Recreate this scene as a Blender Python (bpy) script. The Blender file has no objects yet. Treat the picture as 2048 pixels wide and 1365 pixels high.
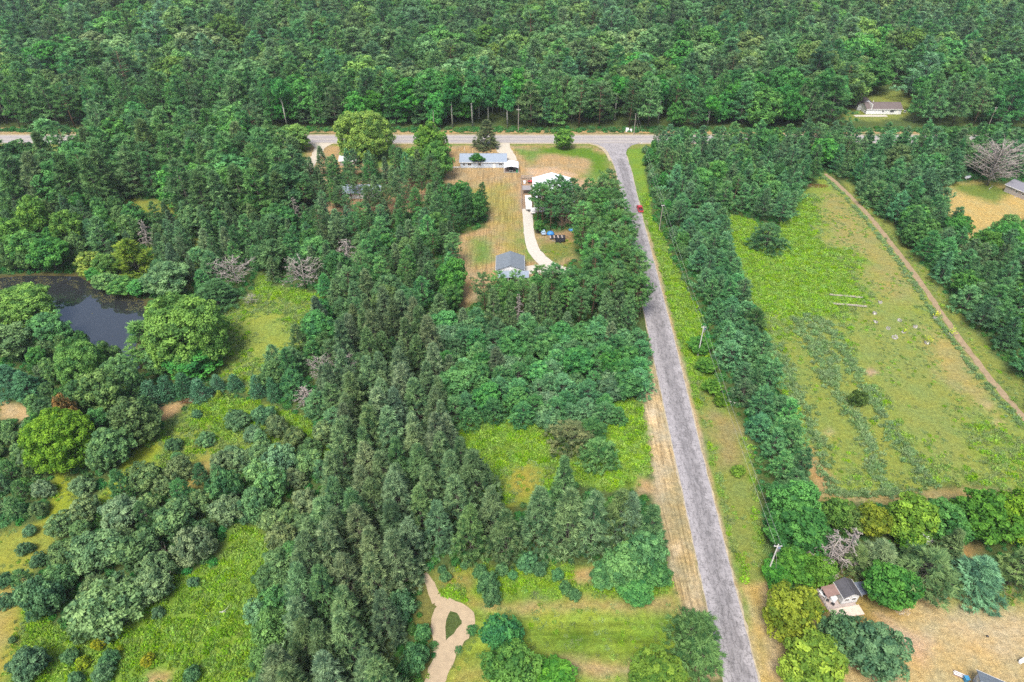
import bpy, math, random
import numpy as np
C = bpy.context.scene
R_ = math.radians
# ------------------------------------------------------------------ camera, sky, sun, exposure
TH = R_(36.8); HC = 120.0; FPX = 1365.33
cd = bpy.data.cameras.new('camera'); cam = bpy.data.objects.new('camera', cd); C.collection.objects.link(cam)
cam.location = (0, 0, HC); cam.rotation_euler = (math.pi/2 - TH, 0, 0)
cd.sensor_width = 36; cd.lens = FPX/2048*36; cd.clip_start = 1; cd.clip_end = 9000
C.camera = cam
SUN_EL, SUN_AZ = R_(58), R_(200)      # azimuth clockwise from +Y (north)
w = bpy.data.worlds.new('World'); C.world = w; w.use_nodes = True
nt = w.node_tree; bg = nt.nodes['Background']
sky = nt.nodes.new('ShaderNodeTexSky'); sky.sky_type = 'NISHITA'; sky.sun_disc = False
sky.sun_elevation = SUN_EL; sky.sun_rotation = SUN_AZ; sky.air_density = 1.0; sky.dust_density = 4.5; sky.ozone_density = 0.6
sky.altitude = 200
nt.links.new(sky.outputs[0], bg.inputs[0]); bg.inputs[1].default_value = 0.135
sd = bpy.data.lights.new('sun', 'SUN'); sun = bpy.data.objects.new('sun', sd); C.collection.objects.link(sun)
sd.energy = 2.6; sd.angle = R_(18); sd.color = (1.0, 0.955, 0.88)
sun.rotation_euler = (math.pi/2 - SUN_EL, 0, math.pi - SUN_AZ)
C.view_settings.view_transform = 'Standard'; C.view_settings.look = 'None'
C.view_settings.exposure = 1.10; C.view_settings.gamma = 1; C.view_settings.use_curve_mapping = False
C.render.engine = 'CYCLES'
cy = C.cycles; cy.max_bounces = 5; cy.diffuse_bounces = 3; cy.glossy_bounces = 2; cy.transmission_bounces = 3
cy.transparent_max_bounces = 4; cy.use_denoising = False; cy.use_adaptive_sampling = True; cy.adaptive_threshold = 0.006
C.render.use_persistent_data = False

# ------------------------------------------------------------------ helpers
ST, CT = math.sin(TH), math.cos(TH)
def G(px, py, h=0.0):
    """point at height h seen at pixel (px, py) of the 2048 x 1365 photograph"""
    u = (px-1024)/FPX; v = (py-682.5)/FPX
    t = (HC-h)/(ST+v*CT)
    return (t*u, t*(CT-v*ST))
def GP(pts):
    return [G(*p) for p in pts]
RNG = np.random.default_rng(7)

def mesh_from(name, V, F, mats, midx=None, tv=None, smooth=False):
    """V (n,3); F (m,k) with one k"""
    V = np.asarray(V, np.float32); F = np.asarray(F, np.int32); m, k = F.shape
    me = bpy.data.meshes.new(name)
    me.vertices.add(len(V)); me.vertices.foreach_set('co', V.ravel())
    me.loops.add(m*k); me.loops.foreach_set('vertex_index', F.ravel())
    me.polygons.add(m); me.polygons.foreach_set('loop_start', np.arange(0, m*k, k, dtype=np.int32))
    for mt in (mats if isinstance(mats, (list, tuple)) else [mats]): me.materials.append(mt)
    if midx is not None: me.polygons.foreach_set('material_index', np.asarray(midx, np.int32))
    if smooth: me.polygons.foreach_set('use_smooth', np.ones(m, bool))
    if tv is not None:
        a = me.attributes.new('tv', 'FLOAT', 'POINT'); a.data.foreach_set('value', np.asarray(tv, np.float32))
    me.update(calc_edges=True)
    return me

def link(name, me, parent=None, loc=(0,0,0), rot=(0,0,0), scl=(1,1,1)):
    o = bpy.data.objects.new(name, me); C.collection.objects.link(o)
    o.location = loc; o.rotation_euler = rot; o.scale = scl
    if parent: o.parent = parent
    return o
def tag(o, label=None, cat=None, group=None, kind=None):
    if label: o['label'] = label
    if cat: o['category'] = cat
    if group: o['group'] = group
    if kind: o['kind'] = kind
    return o
def thing(name, label, cat, loc=(0,0,0), rz=0, group=None):
    o = bpy.data.objects.new(name, None); C.collection.objects.link(o)
    o.location = loc; o.rotation_euler = (0, 0, rz); o.empty_display_size = .5
    return tag(o, label, cat, group)

class MB:
    """collects boxes, prisms, tubes into one mesh"""
    def __init__(s): s.v = []; s.f = []; s.m = []
    def add(s, vs, fs, mi=0):
        b = len(s.v); s.v += [tuple(map(float, p)) for p in vs]
        for f in fs: s.f.append(tuple(b+i for i in f)); s.m.append(mi)
        return s
    def box(s, x0, x1, y0, y1, z0, z1, mi=0):
        vs = [(x, y, z) for z in (z0, z1) for y in (y0, y1) for x in (x0, x1)]
        return s.add(vs, [(0,2,3,1), (4,5,7,6), (0,1,5,4), (2,6,7,3), (0,4,6,2), (1,3,7,5)], mi)
    def cbox(s, cx, cy, cz, sx, sy, sz, mi=0):
        return s.box(cx-sx/2, cx+sx/2, cy-sy/2, cy+sy/2, cz-sz/2, cz+sz/2, mi)
    def bevel_box(s, x0, x1, y0, y1, z0, z1, b, mi=0):
        """box with chamfered vertical edges and top rim"""
        def ring(d, z): return [(x0+d+b,y0+d,z),(x1-d-b,y0+d,z),(x1-d,y0+d+b,z),(x1-d,y1-d-b,z),(x1-d-b,y1-d,z),(x0+d+b,y1-d,z),(x0+d,y1-d-b,z),(x0+d,y0+d+b,z)]
        return s.loft([ring(0, z0), ring(0, z1-b), ring(b, z1)], mi)
    def loft(s, rings, mi=0, cap=True):
        n = len(rings[0]); vs = [p for r in rings for p in r]; fs = []
        for i in range(len(rings)-1):
            for j in range(n):
                k = (j+1) % n
                fs.append((i*n+j, i*n+k, (i+1)*n+k, (i+1)*n+j))
        if cap: fs.append(tuple(range(n-1, -1, -1))); fs.append(tuple((len(rings)-1)*n+j for j in range(n)))
        return s.add(vs, fs, mi)
    def tube(s, pts, rad, n=6, mi=0):
        pts = [np.array(p, float) for p in pts]
        rad = rad if isinstance(rad, (list, tuple)) else [rad]*len(pts)
        rings = []
        for i, p in enumerate(pts):
            d = pts[min(i+1, len(pts)-1)] - pts[max(i-1, 0)]; d /= (np.linalg.norm(d)+1e-9)
            a = np.cross(d, (0,0,1) if abs(d[2]) < .9 else (1,0,0)); a /= np.linalg.norm(a); b = np.cross(d, a)
            rings.append([tuple(p+rad[i]*(a*math.cos(2*math.pi*j/n)+b*math.sin(2*math.pi*j/n))) for j in range(n)])
        return s.loft(rings, mi)
    def cyl(s, cx, cy, z0, z1, r, n=12, mi=0, r1=None):
        r1 = r if r1 is None else r1
        return s.loft([[(cx+q*math.cos(2*math.pi*j/n), cy+q*math.sin(2*math.pi*j/n), z) for j in range(n)] for q, z in ((r, z0), (r1, z1))], mi)
    def build(s, name, mats, parent=None, loc=(0,0,0), rz=0, smooth=False):
        me = bpy.data.meshes.new(name); me.from_pydata(s.v, [], s.f)
        for mt in (mats if isinstance(mats, (list, tuple)) else [mats]): me.materials.append(mt)
        me.polygons.foreach_set('material_index', s.m)
        if smooth: me.polygons.foreach_set('use_smooth', [True]*len(s.f))
        me.update()
        return link(name, me, parent, loc, (0, 0, rz))

# ------------------------------------------------------------------ materials
def new_mat(name):
    m = bpy.data.materials.new(name); m.use_nodes = True
    return m, m.node_tree, m.node_tree.nodes['Principled BSDF']
def N(nt, typ, **kw):
    n = nt.nodes.new('ShaderNode'+typ)
    for k, v in kw.items(): setattr(n, k, v)
    return n
def mathn(nt, op, a, b=None):
    n = N(nt, 'Math', operation=op)
    for i, x in enumerate((a, b)):
        if x is None: continue
        if isinstance(x, (int, float)): n.inputs[i].default_value = x
        else: nt.links.new(x, n.inputs[i])
    return n.outputs[0]
def mix(nt, f, a, b, blend='MIX'):
    n = N(nt, 'Mix', data_type='RGBA', blend_type=blend)
    for i, x in ((0, f), (6, a), (7, b)):
        if isinstance(x, (int, float)): n.inputs[i].default_value = x
        elif isinstance(x, tuple): n.inputs[i].default_value = (*x[:3], 1)
        else: nt.links.new(x, n.inputs[i])
    return n.outputs[2]
def noise(nt, scale, detail=4, rough=.55, dist=0, vec=None):
    n = N(nt, 'TexNoise'); n.inputs['Scale'].default_value = scale; n.inputs['Detail'].default_value = detail
    n.inputs['Roughness'].default_value = rough; n.inputs['Distortion'].default_value = dist
    if vec is not None: nt.links.new(vec, n.inputs['Vector'])
    return n.outputs['Fac']
def ramp(nt, fac, stops, interp='LINEAR'):
    n = N(nt, 'ValToRGB'); r = n.color_ramp; r.interpolation = interp
    while len(r.elements) < len(stops): r.elements.new(.5)
    for e, (p, c) in zip(r.elements, stops):
        e.position = p; e.color = (*c, 1) if isinstance(c, tuple) else (c, c, c, 1)
    nt.links.new(fac, n.inputs[0]); return n.outputs[0]
def objco(nt): return N(nt, 'TexCoord').outputs['Object']
def bump(nt, bs, h, strength=.3, dist=.1):
    b = N(nt, 'Bump'); b.inputs['Strength'].default_value = strength; b.inputs['Distance'].default_value = dist
    nt.links.new(h, b.inputs['Height']); nt.links.new(b.outputs[0], bs.inputs['Normal'])
def mat(name, col, rough=.6, metal=0, var=.15, scale=3.0, bmp=0, spec=.4, col2=None):
    """painted / plain surface with dirt variation"""
    m, nt, bs = new_mat(name)
    co = objco(nt); f = noise(nt, scale, 5, .6, vec=co)
    c2 = col2 or tuple(c*(1-var*2) for c in col)
    f2 = ramp(nt, f, [(.35, 0.0), (.7, 1.0)])
    nt.links.new(mix(nt, f2, col, c2), bs.inputs['Base Color'])
    bs.inputs['Roughness'].default_value = rough; bs.inputs['Metallic'].default_value = metal
    bs.inputs['Specular IOR Level'].default_value = spec
    if bmp: bump(nt, bs, noise(nt, scale*6, 4, vec=co), bmp)
    return m
def leaf_mat(name, a, b, trans=.34, hue=.018, val=.2, rough=.6, spec=.10, patch=None, sat=.12):
    m, nt, bs = new_mat(name)
    at = N(nt, 'Attribute', attribute_name='tv'); oi = N(nt, 'ObjectInfo')
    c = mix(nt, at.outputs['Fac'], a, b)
    hs = N(nt, 'HueSaturation')
    r = oi.outputs['Random']
    nt.links.new(mathn(nt, 'ADD', mathn(nt, 'MULTIPLY', r, hue*2), .5-hue), hs.inputs['Hue'])
    r2 = mathn(nt, 'FRACT', mathn(nt, 'MULTIPLY', r, 37.7))
    nt.links.new(mathn(nt, 'ADD', mathn(nt, 'MULTIPLY', r2, val*2), 1-val), hs.inputs['Value'])
    r3 = mathn(nt, 'FRACT', mathn(nt, 'MULTIPLY', r, 91.3))
    nt.links.new(mathn(nt, 'ADD', mathn(nt, 'MULTIPLY', r3, sat*2), 1-sat), hs.inputs['Saturation'])
    nt.links.new(c, hs.inputs['Color']); c = hs.outputs[0]
    c = mix(nt, 1.0, c, oi.outputs['Color'], 'MULTIPLY')
    nt.links.new(c, bs.inputs['Base Color']); bs.inputs['Roughness'].default_value = rough
    bs.inputs['Specular IOR Level'].default_value = spec
    tr = N(nt, 'BsdfTranslucent'); nt.links.new(c, tr.inputs[0])
    ms = N(nt, 'MixShader'); ms.inputs[0].default_value = trans
    nt.links.new(bs.outputs[0], ms.inputs[1]); nt.links.new(tr.outputs[0], ms.inputs[2])
    nt.links.new(ms.outputs[0], nt.nodes['Material Output'].inputs[0])
    return m
M = {}
M['bark_grey'] = mat('bark_grey', (.16,.135,.115), .9, var=.25, scale=4)
M['bark_red'] = mat('bark_red', (.20,.115,.075), .9, var=.25, scale=4)
M['bark_pale'] = mat('bark_pale', (.55,.53,.47), .85, var=.15, scale=5)
M['dead_wood'] = mat('dead_wood', (.30,.265,.24), .9, var=.15, scale=4)
M['rust_needles'] = leaf_mat('rust_needles', (.17,.055,.025), (.30,.13,.06))
M['pine'] = leaf_mat('pine_needles', (.046,.140,.062), (.168,.335,.130))
M['redpine'] = leaf_mat('red_pine_needles', (.048,.135,.055), (.155,.300,.105))
M['young'] = leaf_mat('young_pine_needles', (.046,.142,.064), (.178,.350,.138))
M['spruce'] = leaf_mat('spruce_needles', (.050,.115,.058), (.225,.350,.160), hue=.02)
M['broad'] = leaf_mat('broad_leaves', (.045,.140,.048), (.155,.325,.090), trans=.40, hue=.022)
M['shrub'] = leaf_mat('shrub_leaves', (.070,.150,.072), (.225,.355,.150), trans=.38, hue=.02)
M['weed'] = leaf_mat('weed_leaves', (.140,.300,.035), (.310,.480,.065), trans=.35, hue=.012, val=.22)
M['grass'] = leaf_mat('tall_grass', (.130,.230,.065), (.29,.38,.14), trans=.3, hue=.02, val=.25)
def haze(density=.00008):
    m = bpy.data.materials.new('haze'); m.use_nodes = True; nt = m.node_tree; nt.nodes.clear()
    v = nt.nodes.new('ShaderNodeVolumePrincipled'); v.inputs['Color'].default_value = (.86, .94, 1, 1); v.inputs['Density'].default_value = density; v.inputs['Anisotropy'].default_value = .2
    o = nt.nodes.new('ShaderNodeOutputMaterial'); nt.links.new(v.outputs[0], o.inputs['Volume'])
    b = MB(); b.box(-6100, 6100, -3100, 8100, -3, 126); ob = b.build('haze', m); tag(ob, 'thin pale summer haze over the whole landscape', kind='stuff')
# ------------------------------------------------------------------ tree generators (prototype meshes, in metres)
def unit(a): return a/(np.linalg.norm(a, axis=-1, keepdims=True)+1e-9)
def blades(P, O, nb, L, W, rng, up=.35, spread=.7, tvb=None, jit=.12):
    """n tufts at P pointing to O, nb pointed blades each, as single triangles"""
    n = len(P); P = np.repeat(P, nb, 0); O = np.repeat(O, nb, 0)
    L = np.repeat(np.broadcast_to(L, n), nb)*rng.uniform(.7, 1.25, n*nb); W = np.repeat(np.broadcast_to(W, n), nb)*rng.uniform(.7, 1.2, n*nb)
    D = unit(O + rng.normal(0, spread, P.shape) + np.array([0,0,up]))
    S = unit(np.cross(D, rng.normal(0, 1, P.shape)))
    B = P + rng.normal(0, jit, P.shape)
    v = np.stack([B-S*W[:,None]/2, B+S*W[:,None]/2, B+D*L[:,None]], 1).reshape(-1, 3)
    f = np.arange(len(v)).reshape(-1, 3)
    t = np.repeat(tvb, nb) if tvb is not None else np.zeros(n*nb)
    t = np.clip(t + rng.normal(0, .13, n*nb), 0, 1)
    return v, f, np.repeat(t, 3)
def leaves(P, Nn, size, rng, tv, tilt=.6):
    n = len(P); Nn = unit(Nn + rng.normal(0, tilt, P.shape))
    A = unit(np.cross(Nn, rng.normal(0, 1, P.shape))); B = np.cross(Nn, A)
    s = (size*rng.uniform(.65, 1.3, n))[:, None]
    # two triangles sharing the long axis, folded a little
    v = np.stack([P-A*s, P+B*s*.55+Nn*s*.15, P+A*s, P-B*s*.55+Nn*s*.15], 1).reshape(-1, 3)
    k = np.arange(n)*4
    f = np.stack([np.stack([k, k+1, k+2], 1), np.stack([k, k+2, k+3], 1)], 1).reshape(-1, 3)
    return v, f, np.repeat(tv, 4)
def tube_np(pts, rad, n=6):
    mb = MB(); mb.tube(pts, rad, n); V = np.array(mb.v); T = []
    for f in mb.f:
        for i in range(1, len(f)-1): T.append((f[0], f[i], f[i+1]))
    return V, np.array(T)
def join(parts):
    V = []; F = []; b = 0
    for v, f in parts: V.append(v); F.append(f+b); b += len(v)
    return np.concatenate(V), np.concatenate(F)

def conifer(seed, H, R, z0, dz, nb, prof, rise=.15, droop=0., nt=5, bl=7, L=.55, W=.17, up=.35, irr=.25, side=.45, spread=.7,
            lean=.02, rt=.16, dead=0, s0=.35, bark=None, matl=None, gaps=.0, curl=.0, tvs=.12):
    rng = np.random.default_rng(seed)
    lean_v = np.array([rng.normal(0, lean), rng.normal(0, lean), 0])
    P, O, TV, S = [], [], [], []
    limbs = []
    z = z0; k = 0; ph = rng.uniform(0, 6.28)
    lop = rng.uniform(0, 6.28); lopa = rng.uniform(0, irr*.8)
    while z < H-.25:
        t = (z-z0)/(H-z0)
        n = max(3, int(round(nb*(1-.45*t)+rng.uniform(-.5, .5))))
        for j in range(n):
            if rng.random() < gaps: continue
            az = ph + j*2*math.pi/n + rng.normal(0, .22)
            r = R*prof(t)*rng.uniform(1-irr, 1+irr*.6)*(1+lopa*math.cos(az-lop)) + .12
            a = np.array([math.cos(az), math.sin(az), 0.]); b = np.array([-a[1], a[0], 0.])
            ri = rise*(.4+1.0*t)+rng.normal(0, .06)
            zb = z+rng.normal(0, dz*.25); tv0 = rng.uniform(.12, .8)
            m = max(2, int(nt*(.35+.65*r/R)))
            for q in range(m):
                s = s0+(1-s0)*(q+1)/m
                for sd_ in ((0,) if s > .93 else (-1, 1) if (q % 2) else (0, rng.choice([-1, 1]))):
                    off = b*sd_*(side*(1.12-s)*r*rng.uniform(.5, 1.1)+.12)
                    zz = zb+ri*s*r-droop*(s*r)**1.3*.25+curl*s**3*r
                    P.append(a*s*r+off+np.array([0, 0, zz])+lean_v*z)
                    O.append(unit(a*.9+b*sd_*.5)); TV.append(np.clip(tv0+rng.normal(0, tvs)*.8+.3*(s-.6), 0, 1)); S.append(.75+.35*s)
            if R*prof(t) > .9: limbs.append((z, a, r, ri, zb))
        z += dz*rng.uniform(.8, 1.2)*(1-.35*t); k += 1; ph += 2.4
    for q in range(5): P.append(np.array([rng.normal(0,.08), rng.normal(0,.08), H-.12*q-.1])+lean_v*H); O.append(np.array([rng.normal(0,.3), rng.normal(0,.3), 1.])); TV.append(.7); S.append(.8)
    P = np.array(P); O = unit(np.array(O)); S = np.array(S)
    v, f, tv = blades(P, O, bl, L*S, W*S, rng, up, spread, np.array(TV))
    crown = mesh_from('crown', v, f, matl, tv=tv)
    parts = [tube_np([(lean_v[0]*zz, lean_v[1]*zz, zz) for zz in (0, H*.35, H*.7, H*.97)], [rt, rt*.8, rt*.45, .03])]
    for (z, a, r, ri, zb) in limbs[::2 if len(limbs) > 60 else 1]:
        p0 = np.array([0, 0, zb])+lean_v*z; p1 = p0+a*r*.8+np.array([0, 0, ri*r*.8-droop*(.8*r)**1.3*.25])
        parts.append(tube_np([p0, p1], [.045, .015], 3))
    for q in range(dead):
        zz = rng.uniform(z0*.35, z0*1.1); az = rng.uniform(0, 6.28); l = rng.uniform(.6, R*.7)
        p0 = np.array([0, 0, zz])+lean_v*zz
        parts.append(tube_np([p0, p0+np.array([math.cos(az)*l, math.sin(az)*l, rng.uniform(-.2, .3)*l])], [.035, .012], 3))
    tv_, tf = join(parts)
    trunk = mesh_from('trunk', tv_, tf, bark)
    return crown, trunk, H

def broadleaf(seed, H, R, zc0, nl, lr, npl, size, bark, matl, rt=.2, flat=.0, tiltup=.35, limbs=6, egg=.6, inner=.25):
    """crown of many small leaf lobes through an uneven volume"""
    rng = np.random.default_rng(seed)
    # a few big masses, lobes sit on their surfaces
    nm = max(3, int(nl/9)); CC = []; RR = []
    hz = (H-zc0)
    for i in range(nm):
        t = rng.uniform(.12, .78); az = i*2.4+rng.normal(0, .3); rr = R*.52*rng.uniform(.7, 1.1)*(1-.35*abs(t-.4))
        rad = R*.55*math.sqrt(max(.05, 1-((t-.38)/.68)**2))*rng.uniform(.75, 1.1)
        CC.append((math.cos(az)*rad, math.sin(az)*rad, zc0+hz*t)); RR.append(rr)
    CC.append((0, 0, H-R*.42)); RR.append(R*.42); CC.append((0, 0, zc0+hz*.45)); RR.append(R*.6)
    CC = np.array(CC); RR = np.array(RR)
    Lc = []; Ln = []; tries = 0
    while len(Lc) < nl and tries < nl*40:
        tries += 1
        i = rng.choice(len(CC), p=RR**2/np.sum(RR**2)); d = unit(rng.normal(0, 1, 3)+np.array([0, 0, tiltup]))
        p = CC[i]+d*RR[i]*np.array([1, 1, .95+hz/(2*R)*.12]) + rng.normal(0, lr*.22, 3)
        if p[2] < zc0*.85+.1: continue
        ins = ((np.linalg.norm(CC-p, axis=1)) < RR*.86).any()
        if ins: continue
        if Lc and np.min(np.linalg.norm(np.array(Lc)-p, axis=1)) < lr*.88: continue
        Lc.append(p); Ln.append(d)
    Lc = np.array(Lc); Ln = np.array(Ln); n = len(Lc)
    lrad = lr*rng.uniform(.7, 1.25, n)
    idx = np.repeat(np.arange(n), npl)
    d = unit(rng.normal(0, 1, (len(idx), 3))+Ln[idx]*.9+np.array([0, 0, .3]))
    P = Lc[idx]+d*lrad[idx][:, None]*rng.uniform(.65, 1.08, len(idx))[:, None]
    tvl = rng.uniform(0, 1, n); tv = np.clip(tvl[idx]+rng.normal(0, .14, len(idx)), 0, 1)
    v, f, t = leaves(P, d, size, rng, tv)
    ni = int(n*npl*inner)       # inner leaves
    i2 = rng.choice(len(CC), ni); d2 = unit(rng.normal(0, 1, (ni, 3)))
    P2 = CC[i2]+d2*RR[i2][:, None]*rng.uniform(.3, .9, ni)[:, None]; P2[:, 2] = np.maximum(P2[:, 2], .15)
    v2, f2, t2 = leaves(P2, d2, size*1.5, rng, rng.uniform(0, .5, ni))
    V, F = join([(v, f), (v2, f2)])
    crown = mesh_from('crown', V, F, matl, tv=np.concatenate([t, t2]))
    parts = [tube_np([(0, 0, 0), (rng.normal(0, .1), rng.normal(0, .1), zc0), (0, 0, zc0+hz*.6)], [rt, rt*.75, rt*.25])]
    for i in range(min(limbs, len(CC))):
        z1 = zc0*rng.uniform(.7, 1.1); parts.append(tube_np([(0, 0, z1), CC[i]*.55+np.array([0, 0, z1*.5]), CC[i]], [rt*.45, rt*.25, rt*.1], 4))
    tv_, tf = join(parts)
    return crown, mesh_from('trunk', tv_, tf, bark), H

def bare_tree(seed, H, R, n1, up=.6, bark='dead_wood', rt=.16, droop=0., kind='broad'):
    """leafless: trunk mesh and branch mesh"""
    rng = np.random.default_rng(seed); parts = []
    tp = [(0, 0, 0), (rng.normal(0,.1), rng.normal(0,.1), H*.4), (rng.normal(0,.2), rng.normal(0,.2), H*.95)]
    trunk = tube_np(tp, [rt, rt*.7, .03])
    for i in range(n1):
        t = .18+.8*(i/n1); z = H*t; az = i*2.4+rng.normal(0, .3)
        a = np.array([math.cos(az), math.sin(az), 0]); 
        l = R*((1-t)**.8+.12 if kind == 'spruce' else .45+.55*math.sin(math.pi*min(1, t*1.05)))*rng.uniform(.7, 1.1)
        p0 = np.array([0, 0, z]); rise = up*(rng.uniform(.6, 1.2))-droop
        p1 = p0+a*l*.5+np.array([0, 0, rise*l*.45]); p2 = p0+a*l+np.array([0, 0, rise*l*.95])+rng.normal(0, .15, 3)
        parts.append(tube_np([p0, p1, p2], [rt*.5*(1-t*.5), rt*.32, .03], 4))
        for j in range(7):
            s = rng.uniform(.25, 1); q0 = p0+(p2-p0)*s; dd = unit(a*.6+rng.normal(0, .6, 3)+np.array([0, 0, up*.5-droop*.6])); ll = l*rng.uniform(.2, .42)
            q1 = q0+dd*ll; parts.append(tube_np([q0, q1], [.05, .022], 3))
            for k in range(4):
                u0 = q0+dd*ll*rng.uniform(.3, 1); d3 = unit(dd+rng.normal(0, .7, 3)); parts.append(tube_np([u0, u0+d3*ll*rng.uniform(.3, .6)], [.034, .014], 3))
    bv, bf = join(parts)
    return mesh_from('branches', bv, bf, M[bark]), mesh_from('trunk', trunk[0], trunk[1], M[bark]), H

pw = lambda p: (lambda t: (1-t)**p)
PROTO = {}
PROTO['white_pine'] = [conifer(100+i, 17, [3.9, 3.4, 4.4, 3.6, 4.0][i], [4.0, 2.6, 4.6, 2.0, 5.5][i], 1.25, 6, lambda t: (1-t)**.62*(.82+.18*math.sin(t*17+1)), rise=.14, nt=4, bl=21,
    L=.80, W=.22, up=.6, irr=.36, side=.55, spread=.85, dead=6, bark=M['bark_grey'], matl=M['pine'], gaps=.10, curl=.10, tvs=.45) for i in range(5)]
PROTO['young_pine'] = [conifer(200+i, 8, [2.7, 2.4, 3.0, 2.5][i], .35, .80, 8, lambda t: (1-t**1.5)**.8, rise=.28, nt=3, bl=24,
    L=.50, W=.14, up=.6, irr=.22, side=.55, spread=.9, bark=M['bark_grey'], matl=M['young'], gaps=.05, curl=.12, tvs=.45) for i in range(4)]
PROTO['red_pine'] = [conifer(300+i, 16, [2.5, 2.8, 2.3, 2.6][i], [7, 8, 6, 5][i], 1.0, 6, lambda t: math.sin(math.pi*(.22+.76*t))**.7, rise=.25, nt=3, bl=30,
    L=.52, W=.13, up=.4, irr=.3, side=.55, spread=1.0, dead=12, bark=M['bark_red'], matl=M['redpine'], gaps=.10, curl=.15, tvs=.45) for i in range(4)]
PROTO['spruce_tree'] = [conifer(400+i, 14, [3.0, 2.6, 3.3, 2.8, 3.1][i], .8, .86, 9, lambda t: (1-t)**1.0*1.02+.03, rise=-.02, droop=.25, nt=3, bl=27,
    L=.50, W=.13, up=.55, irr=.2, side=.5, spread=.85, bark=M['bark_grey'], matl=M['spruce'], gaps=.05, curl=.12, tvs=.5) for i in range(5)]
PROTO['small_spruce'] = [conifer(450+i, 4.5, 1.35, .15, .36, 8, pw(.85), rise=.12, nt=4, bl=8,
    L=.28, W=.10, up=.4, irr=.12, side=.4, spread=.6, rt=.07, bark=M['bark_grey'], matl=M['spruce']) for i in range(2)]
PROTO['broadleaf_tree'] = [broadleaf(500+i, [13, 12, 14, 12.5, 13][i], [4.3, 3.8, 4.6, 3.6, 4.2][i], [2.6, 2, 3.4, 2.2, 3][i], 100, .95, 62, .30, M['bark_grey'], M['broad']) for i in range(5)]
PROTO['aspen_tree'] = [broadleaf(600+i, 17, [2.6, 3.0, 2.3][i], 8.5, 52, .8, 60, .27, M['bark_pale'], M['broad'], rt=.23, limbs=4) for i in range(3)]
PROTO['round_shrub'] = [broadleaf(700+i, [4.2, 3.6, 4.8, 3.9][i], [2.4, 2.2, 2.8, 2.0][i], .2, 70, .55, 58, .17, M['bark_grey'], M['shrub'], rt=.07, limbs=3, tiltup=.5) for i in range(4)]
PROTO['dead_tree'] = [bare_tree(800, 11, 3.6, 26, up=.55), bare_tree(801, 9, 2.6, 34, up=.0, kind='spruce', droop=.15), bare_tree(802, 13, 4.4, 30, up=.85), bare_tree(803, 14, 6.0, 64, up=.95, rt=.3)]
PRETTY = {'white_pine': 'tall green white pine', 'young_pine': 'bushy young white pine', 'red_pine': 'tall red pine', 'spruce_tree': 'pointed grey-green spruce',
          'small_spruce': 'small cone-shaped spruce', 'broadleaf_tree': 'round-crowned leafy tree', 'aspen_tree': 'slim pale-trunked aspen', 'round_shrub': 'rounded green shrub', 'dead_tree': 'bare grey dead tree'}
CATS = {'round_shrub': 'shrub'}
TREES = []      # kind, x, y, h, w, label, group, tint, rot, variant
def tree(kind, x, y, h, label, group=None, tint=(1, 1, 1), w=1.0, variant=None, own=True):
    TREES.append(dict(k=kind, x=x, y=y, h=h, label=label, group=group, tint=tint, w=w, v=variant, own=own, r=float(RNG.uniform(0, 6.28))))
def top(kind, px, py, h, label, tint=(1, 1, 1), w=1.0, variant=None, group=None):
    """hand-placed tree whose tip shows at (px, py)"""
    x, y = G(px, py, h*.98); tree(kind, x, y, h, label, group, tint, w, variant)

def in_poly(X, Y, poly):
    inside = np.zeros(X.shape, bool); n = len(poly)
    for i in range(n):
        x0, y0 = poly[i]; x1, y1 = poly[(i+1) % n]
        if y0 == y1: continue
        c = ((y0 > Y) != (y1 > Y)) & (X < (x1-x0)*(Y-y0)/(y1-y0)+x0)
        inside ^= c
    return inside
def sdist(X, Y, poly, closed=True):
    d = np.full(X.shape, 1e9); n = len(poly)
    for i in range(n if closed else n-1):
        x0, y0 = poly[i]; x1, y1 = poly[(i+1) % n]; dx, dy = x1-x0, y1-y0
        t = np.clip(((X-x0)*dx+(Y-y0)*dy)/(dx*dx+dy*dy+1e-9), 0, 1)
        d = np.minimum(d, np.hypot(X-x0-t*dx, Y-y0-t*dy))
    if closed: d = np.where(in_poly(X, Y, poly), -d, d)
    return d
KEEP_OUT = []   # polygons (world) where no stand tree may root
GRID = {}
def free(x, y, r, mark=True):
    c = 4.0; i, j = int(x//c), int(y//c)
    for a in range(i-2, i+3):
        for b in range(j-2, j+3):
            for (qx, qy, qr) in GRID.get((a, b), ()):
                if (qx-x)**2+(qy-y)**2 < ((r+qr)*.5)**2: return False
    if mark: GRID.setdefault((i, j), []).append((x, y, r))
    return True
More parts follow.
